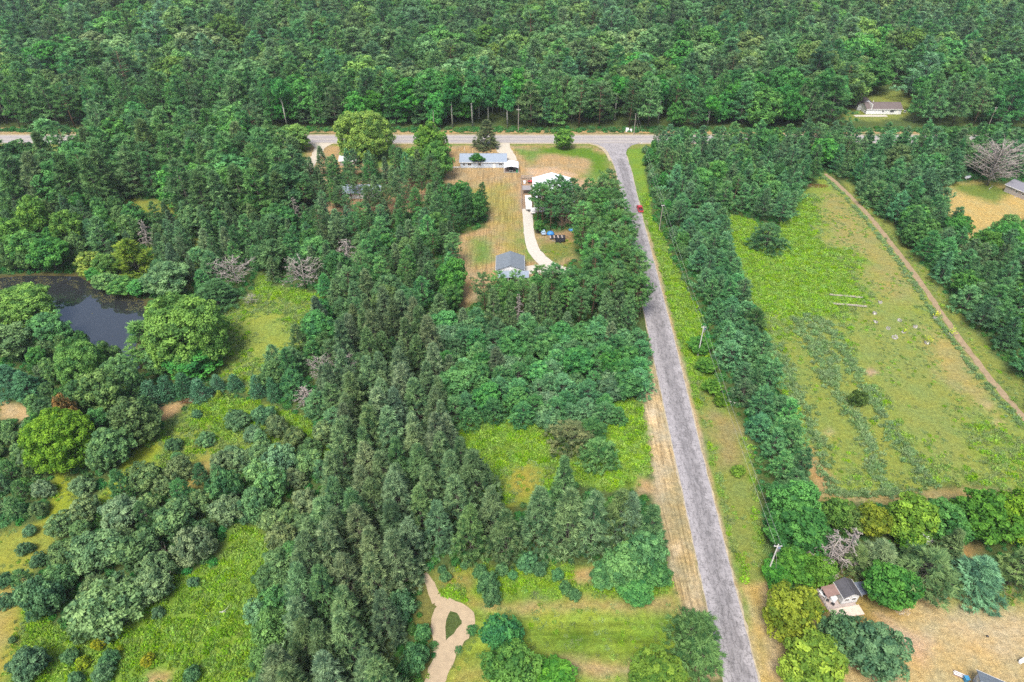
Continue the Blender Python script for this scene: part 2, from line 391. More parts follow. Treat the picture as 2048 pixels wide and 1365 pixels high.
def stand(kinds, poly, sp, hh, label, seed=0, tints=None, w=1.0, dens=1.0, fill=None, keep=True):
    """stand of trees in a world polygon given by photo points (px, py, height of what shows there)"""
    rng = np.random.default_rng(1000+seed+len(TREES)); W_ = [G(*p) for p in poly]
    xs = [p[0] for p in W_]; ys = [p[1] for p in W_]
    A = (max(xs)-min(xs))*(max(ys)-min(ys)); n = int(A/(sp*sp)*7*dens)
    X = rng.uniform(min(xs), max(xs), n); Y = rng.uniform(min(ys), max(ys), n)
    ok = in_poly(X, Y, W_)
    if keep:
        for ko in KEEP_OUT: ok &= ~in_poly(X, Y, ko)
    ks = list(kinds); pr = np.array([kinds[k] for k in ks], float); pr /= pr.sum()
    for x, y in zip(X[ok], Y[ok]):
        if not free(x, y, sp*rng.uniform(.85, 1.15)): continue
        k = ks[rng.choice(len(ks), p=pr)]; h = rng.uniform(*hh)
        if isinstance(kinds, dict) and k in HSC: h *= HSC[k]
        t = tints[k] if tints and k in tints else (1, 1, 1); t = tuple(1+(q-1)*.6 for q in t)
        j = rng.normal(0, .10); t = tuple(c*(1+j)*(1+rng.normal(0, .04)) for c in t)
        tree(k, x, y, h, f"{PRETTY[k]} {label}", f"{PRETTY[k]}s {label}", t, w*rng.uniform(.88, 1.15), own=False)
HSC = {'round_shrub': .5, 'young_pine': .75, 'broadleaf_tree': .85, 'dead_tree': .85, 'small_spruce': .4}
NOM = {k: [p[2] for p in v] for k, v in PROTO.items()}

# scatter of nobody-could-count stuff by geometry nodes
def proto_coll(name, meshes):
    col = bpy.data.collections.new(name)
    for i, me in enumerate(meshes):
        o = bpy.data.objects.new(f'{name}_{i:02d}', me); col.objects.link(o)
    return col
def scatter(name, pts, rotz, scl, idx, col, label=None, cat=None, tint=None, tilt=None):
    n = len(pts); me = bpy.data.meshes.new(name); me.vertices.add(n)
    me.vertices.foreach_set('co', np.asarray(pts, np.float32).ravel())
    rot = np.zeros((n, 3), np.float32); rot[:, 2] = rotz
    if tilt is not None: rot[:, 0] = tilt
    for nm, ty, arr, key in (('rot', 'FLOAT_VECTOR', rot, 'vector'), ('scl', 'FLOAT_VECTOR', np.asarray(scl, np.float32), 'vector'), ('idx', 'INT', np.asarray(idx, np.int32), 'value')):
        a = me.attributes.new(nm, ty, 'POINT'); a.data.foreach_set(key, arr.ravel())
    o = link(name, me)
    ng = bpy.data.node_groups.new(name+'_scatter', 'GeometryNodeTree')
    ng.interface.new_socket('Geometry', in_out='INPUT', socket_type='NodeSocketGeometry')
    ng.interface.new_socket('Geometry', in_out='OUTPUT', socket_type='NodeSocketGeometry')
    gi = ng.nodes.new('NodeGroupInput'); go = ng.nodes.new('NodeGroupOutput')
    ip = ng.nodes.new('GeometryNodeInstanceOnPoints'); ci = ng.nodes.new('GeometryNodeCollectionInfo')
    ci.inputs['Collection'].default_value = col; ci.inputs['Separate Children'].default_value = True; ci.inputs['Reset Children'].default_value = True
    def na(nm, ty):
        q = ng.nodes.new('GeometryNodeInputNamedAttribute'); q.data_type = ty; q.inputs['Name'].default_value = nm; return q.outputs[0]
    L = ng.links.new
    L(gi.outputs[0], ip.inputs['Points']); L(ci.outputs[0], ip.inputs['Instance']); ip.inputs['Pick Instance'].default_value = True
    L(na('idx', 'INT'), ip.inputs['Instance Index']); L(na('rot', 'FLOAT_VECTOR'), ip.inputs['Rotation']); L(na('scl', 'FLOAT_VECTOR'), ip.inputs['Scale'])
    L(ip.outputs[0], go.inputs[0])
    md = o.modifiers.new('scatter', 'NODES'); md.node_group = ng
    return tag(o, label, cat, kind='stuff')
FARMAT = {'pine_needles': leaf_mat('far_pine_needles', (.046,.140,.062), (.168,.335,.130), hue=.03, val=.30, sat=.16), 'broad_leaves': leaf_mat('far_broad_leaves', (.060,.155,.050), (.185,.345,.100), hue=.035, val=.30, sat=.16)}
def joined(c, t):
    """crown and trunk as one mesh for the far wood"""
    def arr(me):
        v = np.empty(len(me.vertices)*3, np.float32); me.vertices.foreach_get('co', v)
        f = np.empty(len(me.loops), np.int32); me.loops.foreach_get('vertex_index', f)
        return v.reshape(-1, 3), f.reshape(-1, 3)
    a, b = arr(c), arr(t); V, F = join([a, b])
    tv = np.zeros(len(V), np.float32); q = np.empty(len(a[0]), np.float32)
    if 'tv' in c.attributes: c.attributes['tv'].data.foreach_get('value', q); tv[:len(a[0])] = q
    return mesh_from(c.name+'_whole', V, F, [FARMAT.get(c.materials[0].name, c.materials[0]), t.materials[0]], np.r_[np.zeros(len(a[1])), np.ones(len(b[1]))], tv=tv)
# ------------------------------------------------------------------ ground sheet with painted cover (real colours of what grows there)
PAINT = []
def area(pts, col, soft=1.5, amp=1.2, mown=0.0, rough=1.0, keepout=True, px=True):
    W_ = GP(pts) if px else pts
    PAINT.append((W_, col, soft, amp, mown, rough))
    if keepout: KEEP_OUT.append(W_)
    return W_
FLOOR = (.050, .080, .026); LUSH = (.145, .265, .035); LUSH2 = (.180, .275, .050); OLIVE = (.180, .235, .060); TAN = (.345, .268, .150)
STRAW = (.41, .355, .235); SAND = (.46, .35, .24); LAWN = (.125, .195, .040); GREEN = (.095, .20, .020); MIDG = (.130, .230, .050); DIRT = (.30, .22, .13); DUST = (.42,.33,.25)
MOSS = (.19, .24, .05)
# far clearings
area([(1700,215),(1708,120),(1760,120),(1765,140),(1740,175),(1722,200)], OLIVE, 2, 2)
area([(1725,118),(1772,125),(1768,142),(1722,140)], GREEN, 2, 1)
area([(1690,240),(1700,200),(1800,180),(1830,200),(1815,236),(1760,243)], OLIVE, 3, 2)
area([(1995,170),(2060,165),(2060,195),(2005,190)], OLIVE, 3, 2)
area([(1122,150),(1140,140),(1142,175),(1126,172)], TAN, 2, 1)
# county road verges
area([(-700,252),(-700,268),(1900,268),(1900,262),(1290,262),(700,262),(300,258),(0,256)], TAN, 1.5, 2, rough=1.3)
area([(-700,288),(-700,300),(130,299),(500,296),(560,340),(720,340),(900,300),(1900,292),(1900,287)], OLIVE, 1.5, 1.5)
# left lawns by the county road
area([(60,290),(210,292),(200,340),(60,345)], OLIVE, 2, 2)
area([(545,292),(830,292),(850,335),(760,345),(700,350),(610,350),(560,330)], TAN, 2, 2, mown=.3)
area([(555,300),(620,296),(600,335),(560,330)], LAWN, 3, 2, keepout=False)
area([(735,300),(840,295),(850,330),(740,340)], MIDG, 3, 2, keepout=False)
area([(640,355),(660,350),(672,420),(640,425)], SAND, 1.5, 1.5)
area([(650,365),(860,360),(850,425),(660,430)], DIRT, 4, 3, keepout=False)
area([(225,402),(350,398),(352,425),(250,432)], MOSS, 2, 1.5)
area([(370,545),(385,480),(420,470),(425,500),(395,550),(380,580)], MOSS, 1.5, 1)
# house lawn
HL = area([(888,292),(1185,292),(1212,302),(1232,350),(1215,372),(1145,366),(1062,350),(1062,430),(1082,470),(1140,466),(1150,520),(1070,560),(1000,560),(955,600),(925,618),(925,560),(905,520),(915,470),(975,455),(975,385),(888,365)], TAN, 1.5, 1.2, mown=1.0)
area([(905,385),(960,372),(1010,365),(1040,420),(1044,500),(1015,520),(1000,470),(985,430)], (.27,.26,.085), 6, 3, mown=1.0, keepout=False)
area([(1030,300),(1180,296),(1215,315),(1222,360),(1180,362),(1150,335),(1060,330)], MIDG, 4, 2.5, mown=.6, keepout=False)
area([(1090,305),(1180,300),(1200,330),(1170,345),(1110,340),(1060,342),(1070,318)], TAN, 4, 2.5, mown=.6, keepout=False)
area([(1070,296),(1185,295),(1208,312),(1210,345),(1190,345),(1180,318),(1130,310),(1085,306)], GREEN, 3, 2, keepout=False)
area([(940,480),(980,475),(985,520),(945,530)], MIDG, 4, 2, mown=.8, keepout=False)
area([(1035,470),(1055,400),(1062,420),(1070,520),(1045,525)], MIDG, 3, 2, mown=.5, keepout=False)
area([(1078,478),(1148,472),(1150,515),(1105,528),(1082,500)], (.16,.20,.05), 3, 1.5, keepout=False)
area([(1095,465),(1150,462),(1150,482),(1090,485)], DIRT, 2.5, 1.5, keepout=False)
area([(925,560),(960,555),(952,605),(925,615)], TAN, 2, 1.5, keepout=False)
area([(1040,352),(1072,352),(1072,405),(1060,425),(1040,425)], (.30,.23,.17), 1, .6, keepout=False)
area([(1055,338),(1110,335),(1150,350),(1110,360),(1062,356)], SAND, 2, 1, keepout=False)
area([(1110,390),(1175,360),(1190,400),(1170,440),(1120,450)], SAND, 3, 2, keepout=False)
# west verge of the side road
area([(1277,690),(1295,690),(1310,740),(1352,900),(1448,1365),(1395,1365),(1360,1220),(1337,1180),(1330,1060),(1303,970),(1298,900),(1283,800),(1270,745)], STRAW, 1.0, .8, mown=1.2)
area([(1338,940),(1362,950),(1395,1120),(1380,1180),(1350,1180),(1335,1060)], (.30,.265,.15), 3, 2, mown=1, keepout=False)
area([(1296,822),(1308,820),(1314,848),(1300,846)], (.58,.50,.36), .8, .6, keepout=False)
area([(1343,1090),(1362,1085),(1368,1108),(1348,1112)], (.50,.46,.36), 1.5, .8, keepout=False)
area([(1275,700),(1295,700),(1298,745),(1275,745)], OLIVE, 1.5, 1, keepout=False)
# east verge
area([(1252,300),(1290,296),(1290,330),(1300,420),(1340,520),(1400,640),(1430,780),(1500,900),(1520,1050),(1545,1175),(1530,1365),(1510,1365),(1400,900),(1285,440),(1255,330)], LUSH, .8, .6)
area([(1252,300),(1262,330),(1300,440),(1345,600),(1385,740),(1430,900),(1490,1180),(1500,1365),(1508,1365),(1400,900),(1284,440)], MIDG, 1.2, .8, keepout=False)
area([(1388,760),(1440,800),(1500,900),(1520,1050),(1540,1180),(1490,1180),(1455,1080),(1415,900)], OLIVE, 2.5, 2, keepout=False)
area([(1420,810),(1470,850),(1480,930),(1440,940)], (.24,.225,.10), 3, 2.5, keepout=False)
area([(1300,520),(1284,440),(1400,900),(1508,1365),(1520,1365),(1412,900),(1292,440)], (.36,.30,.20), .6, .3, keepout=False)
area([(1490,1178),(1560,1165),(1570,1365),(1510,1365)], STRAW, 1.2, 1, mown=.4)
area([(1490,1178),(1520,1172),(1530,1250),(1545,1365),(1520,1365)], (.36,.30,.12), 1.5, 1, keepout=False)
# right field
FIELD = area([(1448,430),(1500,445),(1560,470),(1600,390),(1650,345),(1700,385),(1800,500),(1860,580),(1900,650),(2070,850),(2070,985),(1900,965),(1800,985),(1650,1005),(1600,900),(1555,760),(1520,640),(1480,550)], LUSH2, 1.5, 1.5)
area([(1448,430),(1560,470),(1610,395),(1640,380),(1660,480),(1700,540),(1740,590),(1700,620),(1580,640),(1520,610),(1480,550)], LUSH, 4, 4, keepout=False)
area([(1640,385),(1670,380),(1740,440),(1800,520),(1850,600),(1780,610),(1730,560),(1680,520),(1640,460)], (.25,.255,.095), 7, 5, keepout=False)
area([(1655,500),(1700,495),(1745,530),(1700,545)], LUSH, 4, 3, keepout=False)
area([(1680,660),(1760,600),(1900,650),(1990,770),(2060,870),(2060,980),(1950,965),(1830,900),(1760,790)], (.195,.255,.070), 6, 5, keepout=False)
area([(1850,660),(1890,670),(1950,750),(1990,830),(1940,800),(1880,740)], (.28,.27,.11), 4, 4, keepout=False)
area([(1930,820),(1980,840),(2060,900),(2060,980),(1990,970),(1950,900)], LUSH2, 5, 4, keepout=False)
area([(1590,640),(1560,700),(1600,840),(1640,940),(1760,960),(1850,985),(1790,870),(1700,720),(1650,640)], (.19,.255,.06), 3, 3, keepout=False)
area([(1600,900),(1625,900),(1670,985),(1640,1000)], (.34,.25,.12), 2, 2, keepout=False)
area([(1640,985),(1800,985),(1960,975),(2060,985),(2060,1010),(1900,1000),(1760,1010),(1650,1012)], (.27,.245,.115), 1.5, 1.2, keepout=False)
for cx, cy, r in ((1742,745,10),(1975,812,7),(1995,845,7),(1660,865,9)): area([(cx-r,cy),(cx,cy-r*.6),(cx+r,cy),(cx,cy+r*.6)], (.36,.33,.17) if cx != 1742 else (.36,.28,.2), 1.2, .8, keepout=False)
# strip right of the track
area([(1670,352),(1700,365),(1760,430),(1830,510),(1890,590),(1960,680),(2070,800),(2070,860),(1960,720),(1880,610),(1790,490),(1700,392)], OLIVE, 1.5, 1.5)
# clearing with the grey house
area([(1870,385),(1920,365),(1960,362),(2060,380),(2060,445),(1990,452),(1950,480),(1925,500),(1900,460),(1872,410)], (.42,.34,.14), 2, 2, mown=.3)
area([(1900,368),(1985,365),(2020,385),(1990,405),(1930,390)], LAWN, 4, 2, keepout=False)
area([(1925,520),(1945,470),(1960,480),(1945,520)], TAN, 2, 1, keepout=False)
# bottom right yard
area([(1560,1190),(1590,1240),(1640,1230),(1640,1195),(1700,1160),(1760,1180),(1900,1170),(2070,1180),(2070,1400),(1780,1400),(1560,1400)], (.40,.335,.175), 1.5, 1.5, mown=.35)
area([(1640,1150),(1740,1140),(1830,1200),(1800,1240),(1700,1250),(1640,1230)], (.27,.22,.08), 3, 2, keepout=False)
area([(1775,1240),(1800,1255),(1860,1285),(1845,1325),(1790,1300)], DUST, 2.5, 1.5, keepout=False)
area([(1870,1190),(2060,1180),(2060,1215),(1900,1220)], MIDG, 4, 3, keepout=False)
area([(1900,1085),(1960,1090),(1960,1125),(1900,1120)], (.30,.21,.09), 2, 1.2)
area([(1900,1225),(2040,1235),(2060,1280),(1950,1300),(1860,1260)], STRAW, 6, 4, keepout=False)
# middle fields
area([(905,850),(1000,830),(1100,860),(1240,800),(1283,800),(1298,900),(1303,970),(1200,985),(1120,960),(1060,1010),(1010,1010),(960,990),(920,930)], LUSH, 1.2, 1.2)
area([(1005,960),(1060,930),(1085,940),(1060,1000),(1030,1010)], (.26,.26,.05), 2.5, 2, keepout=False)
area([(1270,950),(1305,955),(1310,990),(1280,985)], TAN, 1.5, 1, keepout=False)
area([(850,1145),(1000,1135),(1330,1130),(1345,1180),(1355,1210),(1000,1215),(900,1205),(860,1180)], LUSH, 1.2, 1)
area([(870,1150),(940,1148),(940,1165),(880,1165)], (.24,.22,.07), 2, 1.5, keepout=False)
area([(1145,1140),(1190,1135),(1190,1160),(1150,1165)], (.34,.27,.12), 1.5, 1, keepout=False)
BF = area([(935,1205),(1345,1200),(1375,1300),(1390,1365),(860,1380),(905,1340),(950,1270)], (.20,.30,.045), 1.2, 1.2, mown=-1)
area([(945,1207),(1340,1198),(1350,1222),(960,1225)], (.31,.27,.12), 2, 1.5, keepout=False)
area([(1080,1260),(1250,1262),(1330,1250),(1330,1290),(1120,1285)], GREEN, 4, 3, mown=-1, keepout=False)
area([(1050,1318),(1150,1322),(1320,1330),(1350,1365),(1200,1350),(1060,1330)], (.32,.27,.15), 1.8, 1.2, keepout=False)
area([(920,1330),(980,1325),(985,1365),(890,1375)], (.25,.27,.08), 2, 1.5, keepout=False)
area([(832,1150),(870,1150),(872,1230),(868,1365),(840,1365),(842,1230)], (.16,.17,.05), 2, 1, keepout=False)
# left fields
area([(440,620),(500,590),(560,580),(640,600),(600,690),(560,740),(500,790),(440,760),(400,740),(410,690)], LUSH2, 1.5, 1.5)
area([(520,545),(505,590),(640,605),(625,590),(545,575)], LUSH, 1.5, 1, keepout=False)
area([(470,640),(560,620),(585,680),(520,720),(480,700)], (.21,.29,.06), 5, 3, keepout=False)
area([(0,808),(75,812),(70,840),(0,838)], (.40,.32,.18), 1.5, 1)
area([(-60,650),(10,655),(60,690),(68,710),(20,680),(-60,670)], (.34,.23,.12), 1.5, 1)
area([(310,810),(365,806),(350,830),(330,840),(305,850)], (.38,.28,.15), 1.5, 1)
area([(330,845),(440,795),(520,800),(600,850),(560,900),(500,940),(420,960),(330,960),(200,1010),(210,960),(290,880)], LUSH2, 1.5, 1.5)
area([(400,800),(500,800),(560,840),(480,860),(380,850)], LUSH, 3, 2, keepout=False)
area([(265,900),(200,1005),(230,1010),(300,930),(325,880)], (.215,.29,.03), 1.5, 1, keepout=False)
area([(330,955),(420,910),(470,915),(440,950),(380,975)], (.29,.25,.08), 3, 2.5, keepout=False)
area([(560,830),(600,830),(655,900),(650,960),(600,900)], LUSH, 1.5, 1)
area([(85,1040),(110,930),(150,960),(170,1010),(120,1060),(60,1070)], (.215,.29,.03), 1.5, 1.2)
area([(-60,1070),(60,1050),(160,1030),(100,1100),(60,1150),(40,1220),(50,1300),(20,1380),(-90,1380)], (.23,.275,.05), 1.5, 1.2)
area([(-90,1180),(30,1170),(30,1260),(0,1350),(-90,1380)], (.30,.27,.09), 3, 2, keepout=False)
area([(50,1190),(100,1250),(200,1290),(330,1170),(430,1130),(450,1050),(520,1060),(570,1100),(555,1180),(510,1365),(430,1400),(-10,1400),(30,1290)], LUSH, 1.5, 1.5)
area([(300,1350),(340,1345),(340,1365),(290,1370)], (.34,.27,.14), 1.5, 1, keepout=False)

POND = GP([(-80,560),(0,553),(60,548),(160,550),(200,575),(250,590),(292,600),(292,640),(272,700),(285,738),(255,742),(215,715),(170,680),(110,640),(60,610),(0,600),(-80,610)])
KEEP_OUT.append(POND); KEEP_OUT.append(GP([(1690,232),(1815,232),(1830,266),(1680,266)]))
def vnoise(X, Y, s, seed=0):
    """smooth value noise"""
    r = np.random.default_rng(seed).random((256, 256)); x, y = X/s+40.3, Y/s+17.7
    i, j = np.floor(x).astype(int), np.floor(y).astype(int); u, v = x-i, y-j; u = u*u*(3-2*u); v = v*v*(3-2*v)
    g = lambda a, b: r[a % 256, b % 256]
    return (g(i, j)*(1-u)+g(i+1, j)*u)*(1-v)+(g(i, j+1)*(1-u)+g(i+1, j+1)*u)*v
def axis(a0, a1, s0, s1, far0, far1):
    n = int((a1-a0)/((s0+s1)/2)); t = np.linspace(0, 1, n+1); c = a0+(a1-a0)*(t*s0+(s1-s0)*t*t/2)/((s0+s1)/2)
    return np.r_[far0, c, far1]
gx = axis(-250, 250, .8, .8, [-6000, -2500, -1200, -700, -450, -330, -280], [280, 330, 450, 700, 1200, 2500, 6000])
gy = axis(48, 420, .5, 1.25, [-3000, -800, -200, -40, 10, 35], [440, 480, 540, 620, 720, 900, 1300, 2200, 4000, 8000])
GX, GY = np.meshgrid(gx, gy); X = GX.ravel(); Y = GY.ravel()
w1 = (vnoise(X, Y, 7, 1)-.5)*1.3+(vnoise(X, Y, 2.6, 2)-.5)*1.2+(vnoise(X, Y, 1.2, 9)-.5)*.6
col = np.empty((len(X), 4)); GS = .70; PAINT[:] = [(p_[0], tuple(q*GS for q in p_[1]), *p_[2:]) for p_ in PAINT]; col[:, :3] = FLOOR; col[:, 3] = 1; mown = np.zeros(len(X)); rgh = np.ones(len(X))
for W_, c, soft, amp, mw, rg in PAINT:
    xs = [p[0] for p in W_]; ys = [p[1] for p in W_]; pad = soft+amp+2
    s = np.where((X > min(xs)-pad) & (X < max(xs)+pad) & (Y > min(ys)-pad) & (Y < max(ys)+pad))[0]
    if not len(s): continue
    d = sdist(X[s], Y[s], W_)+w1[s]*amp
    k = np.clip(.5-d/(soft*2), 0, 1); k = k*k*(3-2*k)
    col[s, :3] = col[s, :3]*(1-k[:, None])+np.array(c)*k[:, None]; mown[s] = mown[s]*(1-k)+mw*k; rgh[s] = rgh[s]*(1-k)+rg*k
dp = sdist(X, Y, POND)
Z = -np.clip(-dp*.5, 0, 1.6) - .03 + np.clip(w1, -1, 1)*.02
kp = np.clip(.5-(dp-.8)/2.5, 0, 1)[:, None]; col[:, :3] = col[:, :3]*(1-kp)+np.array((.05, .045, .02))*kp
nx, ny = len(gx), len(gy)
i, j = np.meshgrid(np.arange(nx-1), np.arange(ny-1)); a = (j*nx+i).ravel()
gme = mesh_from('ground', np.stack([X, Y, Z], 1), np.stack([a, a+1, a+nx+1, a+nx], 1), [], smooth=True)
ca = gme.attributes.new('cover', 'FLOAT_COLOR', 'POINT'); ca.data.foreach_set('color', col.astype(np.float32).ravel())
ma = gme.attributes.new('mown', 'FLOAT', 'POINT'); ma.data.foreach_set('value', mown.astype(np.float32))
m, nt, bs = new_mat('ground_cover'); gme.materials.append(m)
co = objco(nt); cv = N(nt, 'Attribute', attribute_name='cover').outputs['Color']; mw = N(nt, 'Attribute', attribute_name='mown').outputs['Fac']
n1 = noise(nt, .16, 6, .62, vec=co); n2 = noise(nt, 1.1, 5, .65, vec=co); n3 = noise(nt, 4.5, 4, .7, vec=co)
c = mix(nt, ramp(nt, n1, [(.36, 0.), (.66, .62)]), cv, mix(nt, 1., cv, (1.35, 1.02, .62), 'MULTIPLY'))
c = mix(nt, 1., c, ramp(nt, n2, [(.25, .62), (.5, 1.0), (.75, 1.35)]), 'MULTIPLY')
c = mix(nt, 1., c, ramp(nt, n3, [(.3, .62), (.52, 1.0), (.72, 1.4)]), 'MULTIPLY')
def stripes(rot, scale, mask):
    mp = N(nt, 'Mapping'); nt.links.new(co, mp.inputs[0]); mp.inputs['Rotation'].default_value = (0, 0, rot)
    mp.inputs['Scale'].default_value = (1, .035, 1) if rot < 1 else (.035, .6, 1); mp.inputs['Rotation'].default_value = (0, 0, R_(2) if rot < 1 else 0)
    s1 = noise(nt, scale*6, 3, .6, .15, vec=mp.outputs[0]); s_ = mix(nt, ramp(nt, n1, [(.3, .35), (.6, 1.)]), (1, 1, 1), ramp(nt, s1, [(.36, .62), (.5, .98), (.64, 1.22)]))
    return mix(nt, mask, (1, 1, 1), s_)
c = mix(nt, 1., c, stripes(R_(2), .33, mathn(nt, 'MINIMUM', mathn(nt, 'MAXIMUM', mw, 0.0), 1.0)), 'MULTIPLY')
c = mix(nt, 1., c, stripes(R_(88), .13, mathn(nt, 'MAXIMUM', mathn(nt, 'MULTIPLY', mw, -1.0), 0.0)), 'MULTIPLY')
nt.links.new(c, bs.inputs['Base Color']); bs.inputs['Roughness'].default_value = .95; bs.inputs['Specular IOR Level'].default_value = .1
bump(nt, bs, mathn(nt, 'ADD', n2, n3), .6, .35)
tag(link('ground', gme), kind='structure')

# ------------------------------------------------------------------ roads, tracks and pond
def sheet(name, poly, z, material, sub=0, kind='structure'):
    me = bpy.data.meshes.new(name); me.from_pydata([(x, y, z) for x, y in poly], [], [tuple(range(len(poly)))])
    me.materials.append(material); me.update(); o = link(name, me)
    if me.polygons[0].normal.z < 0: me.flip_normals()
    return tag(o, kind=kind)
def ribbon(name, line, w, z, material, ragged=0., seed=0, step=1.5):
    """strip of width w (number or per point) along a world line"""
    rng = np.random.default_rng(seed); P = [np.array(p) for p in line]; ws = w if isinstance(w, (list, tuple)) else [w]*len(P)
    pts = []
    for k in range(len(P)-1):
        n = max(1, int(np.linalg.norm(P[k+1]-P[k])/step))
        for q in range(n): t = q/n; pts.append((*(P[k]*(1-t)+P[k+1]*t), ws[k]*(1-t)+ws[k+1]*t))
    pts.append((*P[-1], ws[-1])); pts = np.array(pts)
    for _ in range(3 if len(P) > 2 else 0): pts[1:-1, :2] = (pts[:-2, :2]+pts[1:-1, :2]*2+pts[2:, :2])/4
    d = np.gradient(pts[:, :2], axis=0); d /= np.linalg.norm(d, axis=1)[:, None]; nrm = np.stack([-d[:, 1], d[:, 0]], 1)
    Lf = pts[:, :2]+nrm*(pts[:, 2:]/2+rng.normal(0, ragged, (len(pts), 1))); Rt = pts[:, :2]-nrm*(pts[:, 2:]/2+rng.normal(0, ragged, (len(pts), 1)))
    V = np.concatenate([np.c_[Lf, np.full(len(pts), z)], np.c_[Rt, np.full(len(pts), z)]]); n = len(pts); k = np.arange(n-1)
    me = mesh_from(name, V, np.stack([k+n, k+n+1, k+1, k], 1), material); ac = me.attributes.new('across', 'FLOAT', 'POINT'); ac.data.foreach_set('value', np.r_[np.zeros(n), np.ones(n)].astype(np.float32))
    return tag(link(name, me), kind='structure')
def asphalt(name, c1, c2, crack=.5, tarry=.5, angle=0, xrange=6.4):
    m, nt, bs = new_mat(name); co = objco(nt)
    a = noise(nt, .35, 5, .6, vec=co); b = noise(nt, 9, 3, .7, vec=co)
    mp = N(nt, 'Mapping'); nt.links.new(co, mp.inputs[0]); mp.inputs['Rotation'].default_value = (0, 0, angle); mp.inputs['Scale'].default_value = (1, .22, 1)
    streak = noise(nt, 2.2, 6, .68, .6, vec=mp.outputs[0])
    c = mix(nt, ramp(nt, a, [(.35, 0.), (.7, 1.)]), c1, c2)
    c = mix(nt, ramp(nt, streak, [(.50, 0.), (.66, tarry)]), c, tuple(x*.45 for x in c1))
    vo = N(nt, 'TexVoronoi', feature='DISTANCE_TO_EDGE'); vo.inputs['Scale'].default_value = .5
    wr = N(nt, 'Mapping'); wn = N(nt, 'TexNoise'); wn.inputs['Scale'].default_value = .8; nt.links.new(co, wn.inputs[0])
    vm = N(nt, 'VectorMath', operation='ADD'); sc_ = N(nt, 'VectorMath', operation='SCALE'); sc_.inputs['Scale'].default_value = 1.6
    nt.links.new(wn.outputs['Color'], sc_.inputs[0]); nt.links.new(co, vm.inputs[0]); nt.links.new(sc_.outputs[0], vm.inputs[1]); nt.links.new(vm.outputs[0], vo.inputs['Vector'])
    cr = ramp(nt, vo.outputs['Distance'], [(0.0, crack), (.022, 0.)]); cr = mathn(nt, 'MULTIPLY', cr, ramp(nt, a, [(.42, 0.), (.6, 1.)])); c = mix(nt, cr, c, (.035, .033, .033))
    if tarry > .5:
        ax = N(nt, 'Attribute', attribute_name='across').outputs['Fac']
        wobble = mathn(nt, 'ADD', ax, mathn(nt, 'MULTIPLY', mathn(nt, 'SUBTRACT', a, .5), .5))
        lane = ramp(nt, wobble, [(.0, 1.12), (.24, 1.06), (.34, .80), (.52, .86), (.66, .76), (.80, 1.02), (1., 1.12)]); c = mix(nt, 1., c, lane, 'MULTIPLY')
        mot = noise(nt, 1.4, 6, .75, .8, vec=mp.outputs[0]); c = mix(nt, mathn(nt, 'MULTIPLY', ramp(nt, mot, [(.50, 0.), (.60, 1.)]), ramp(nt, wobble, [(.25, 0.), (.36, .55), (.72, .5), (.85, .05)])), c, (.075, .072, .075))
        for sc_, st in ((.55, (1, .35, 1)), (.9, (.35, 1, 1))):
            m2 = N(nt, 'Mapping'); nt.links.new(co, m2.inputs[0]); m2.inputs['Scale'].default_value = st; m2.inputs['Location'].default_value = (sc_*9, 3, 0)
            rn = noise(nt, sc_, 5, .6, .3, vec=m2.outputs[0]); ln = mathn(nt, 'ABSOLUTE', mathn(nt, 'SUBTRACT', rn, .5)); c = mix(nt, ramp(nt, ln, [(.0, .75), (.006, .5), (.013, 0.)]), c, (.045, .042, .042))
    c = mix(nt, 1., c, ramp(nt, b, [(.3, .86), (.7, 1.12)]), 'MULTIPLY')
    nt.links.new(c, bs.inputs['Base Color']); bs.inputs['Roughness'].default_value = .85; bump(nt, bs, b, .25, .02)
    return m
M['county'] = asphalt('county_asphalt', (.215,.198,.196), (.265,.245,.24), .1, .25, math.pi/2)
M['oldroad'] = asphalt('old_asphalt', (.205,.193,.199), (.26,.247,.253), .6, .6)
M['gravel'] = mat('road_gravel', (.34,.29,.20), .95, var=.2, scale=1.2, bmp=.4)
M['drive'] = mat('pale_gravel', (.40,.36,.29), .95, var=.10, scale=1.0, bmp=.4)
M['concrete'] = mat('concrete', (.40,.375,.33), .9, var=.08, scale=1.0, bmp=.2)
M['sand'] = mat('sand', (.33,.258,.17), .95, var=.10, scale=.8, bmp=.5)
M['paint_w'] = mat('road_paint_white', (.62,.60,.55), .8, var=.1, scale=2)
M['paint_y'] = mat('road_paint_yellow', (.66,.60,.42), .8, var=.1, scale=2)
YS, YN = G(1024, 286)[1], G(1024, 271.5)[1]; YC = (YS+YN)/2
ribbon('county_road_shoulder', [(-900, YC), (900, YC)], YN-YS+3.2, .012, M['gravel'], .12, 3)
tag(link('county_road', mesh_from('county_road', [(-900,YS,.03),(900,YS,.03),(900,YN,.03),(-900,YN,.03)], [(0,1,2,3)], M['county'])), kind='structure')
W2 = (YN-YS)/2
for s, nm, mt in ((-1, 'edge_line', 'paint_w'), (1, 'edge_line', 'paint_w')):
    tag(link(nm, mesh_from(nm, [(-900,YC+s*(W2-.95)-.07,.036),(900,YC+s*(W2-.95)-.07,.036),(900,YC+s*(W2-.95)+.07,.036),(-900,YC+s*(W2-.95)+.07,.036)], [(0,1,2,3)], M[mt])), kind='structure')
for s in (-1, 1):
    tag(link('centre_line', mesh_from('centre_line', [(-900,YC+s*.18-.06,.036),(900,YC+s*.18-.06,.036),(900,YC+s*.18+.06,.036),(-900,YC+s*.18+.06,.036)], [(0,1,2,3)], M['paint_y'])), kind='structure')
RL = [G(1470,1480), G(1447,1365), G(1347,900), G(1300,680), G(1254,440), G(1233,345), G(1221,312)]; RRt = [G(1548,1480), G(1518,1365), G(1402,900), G(1340,650), G(1286,440), G(1262,340), G(1253,312)]
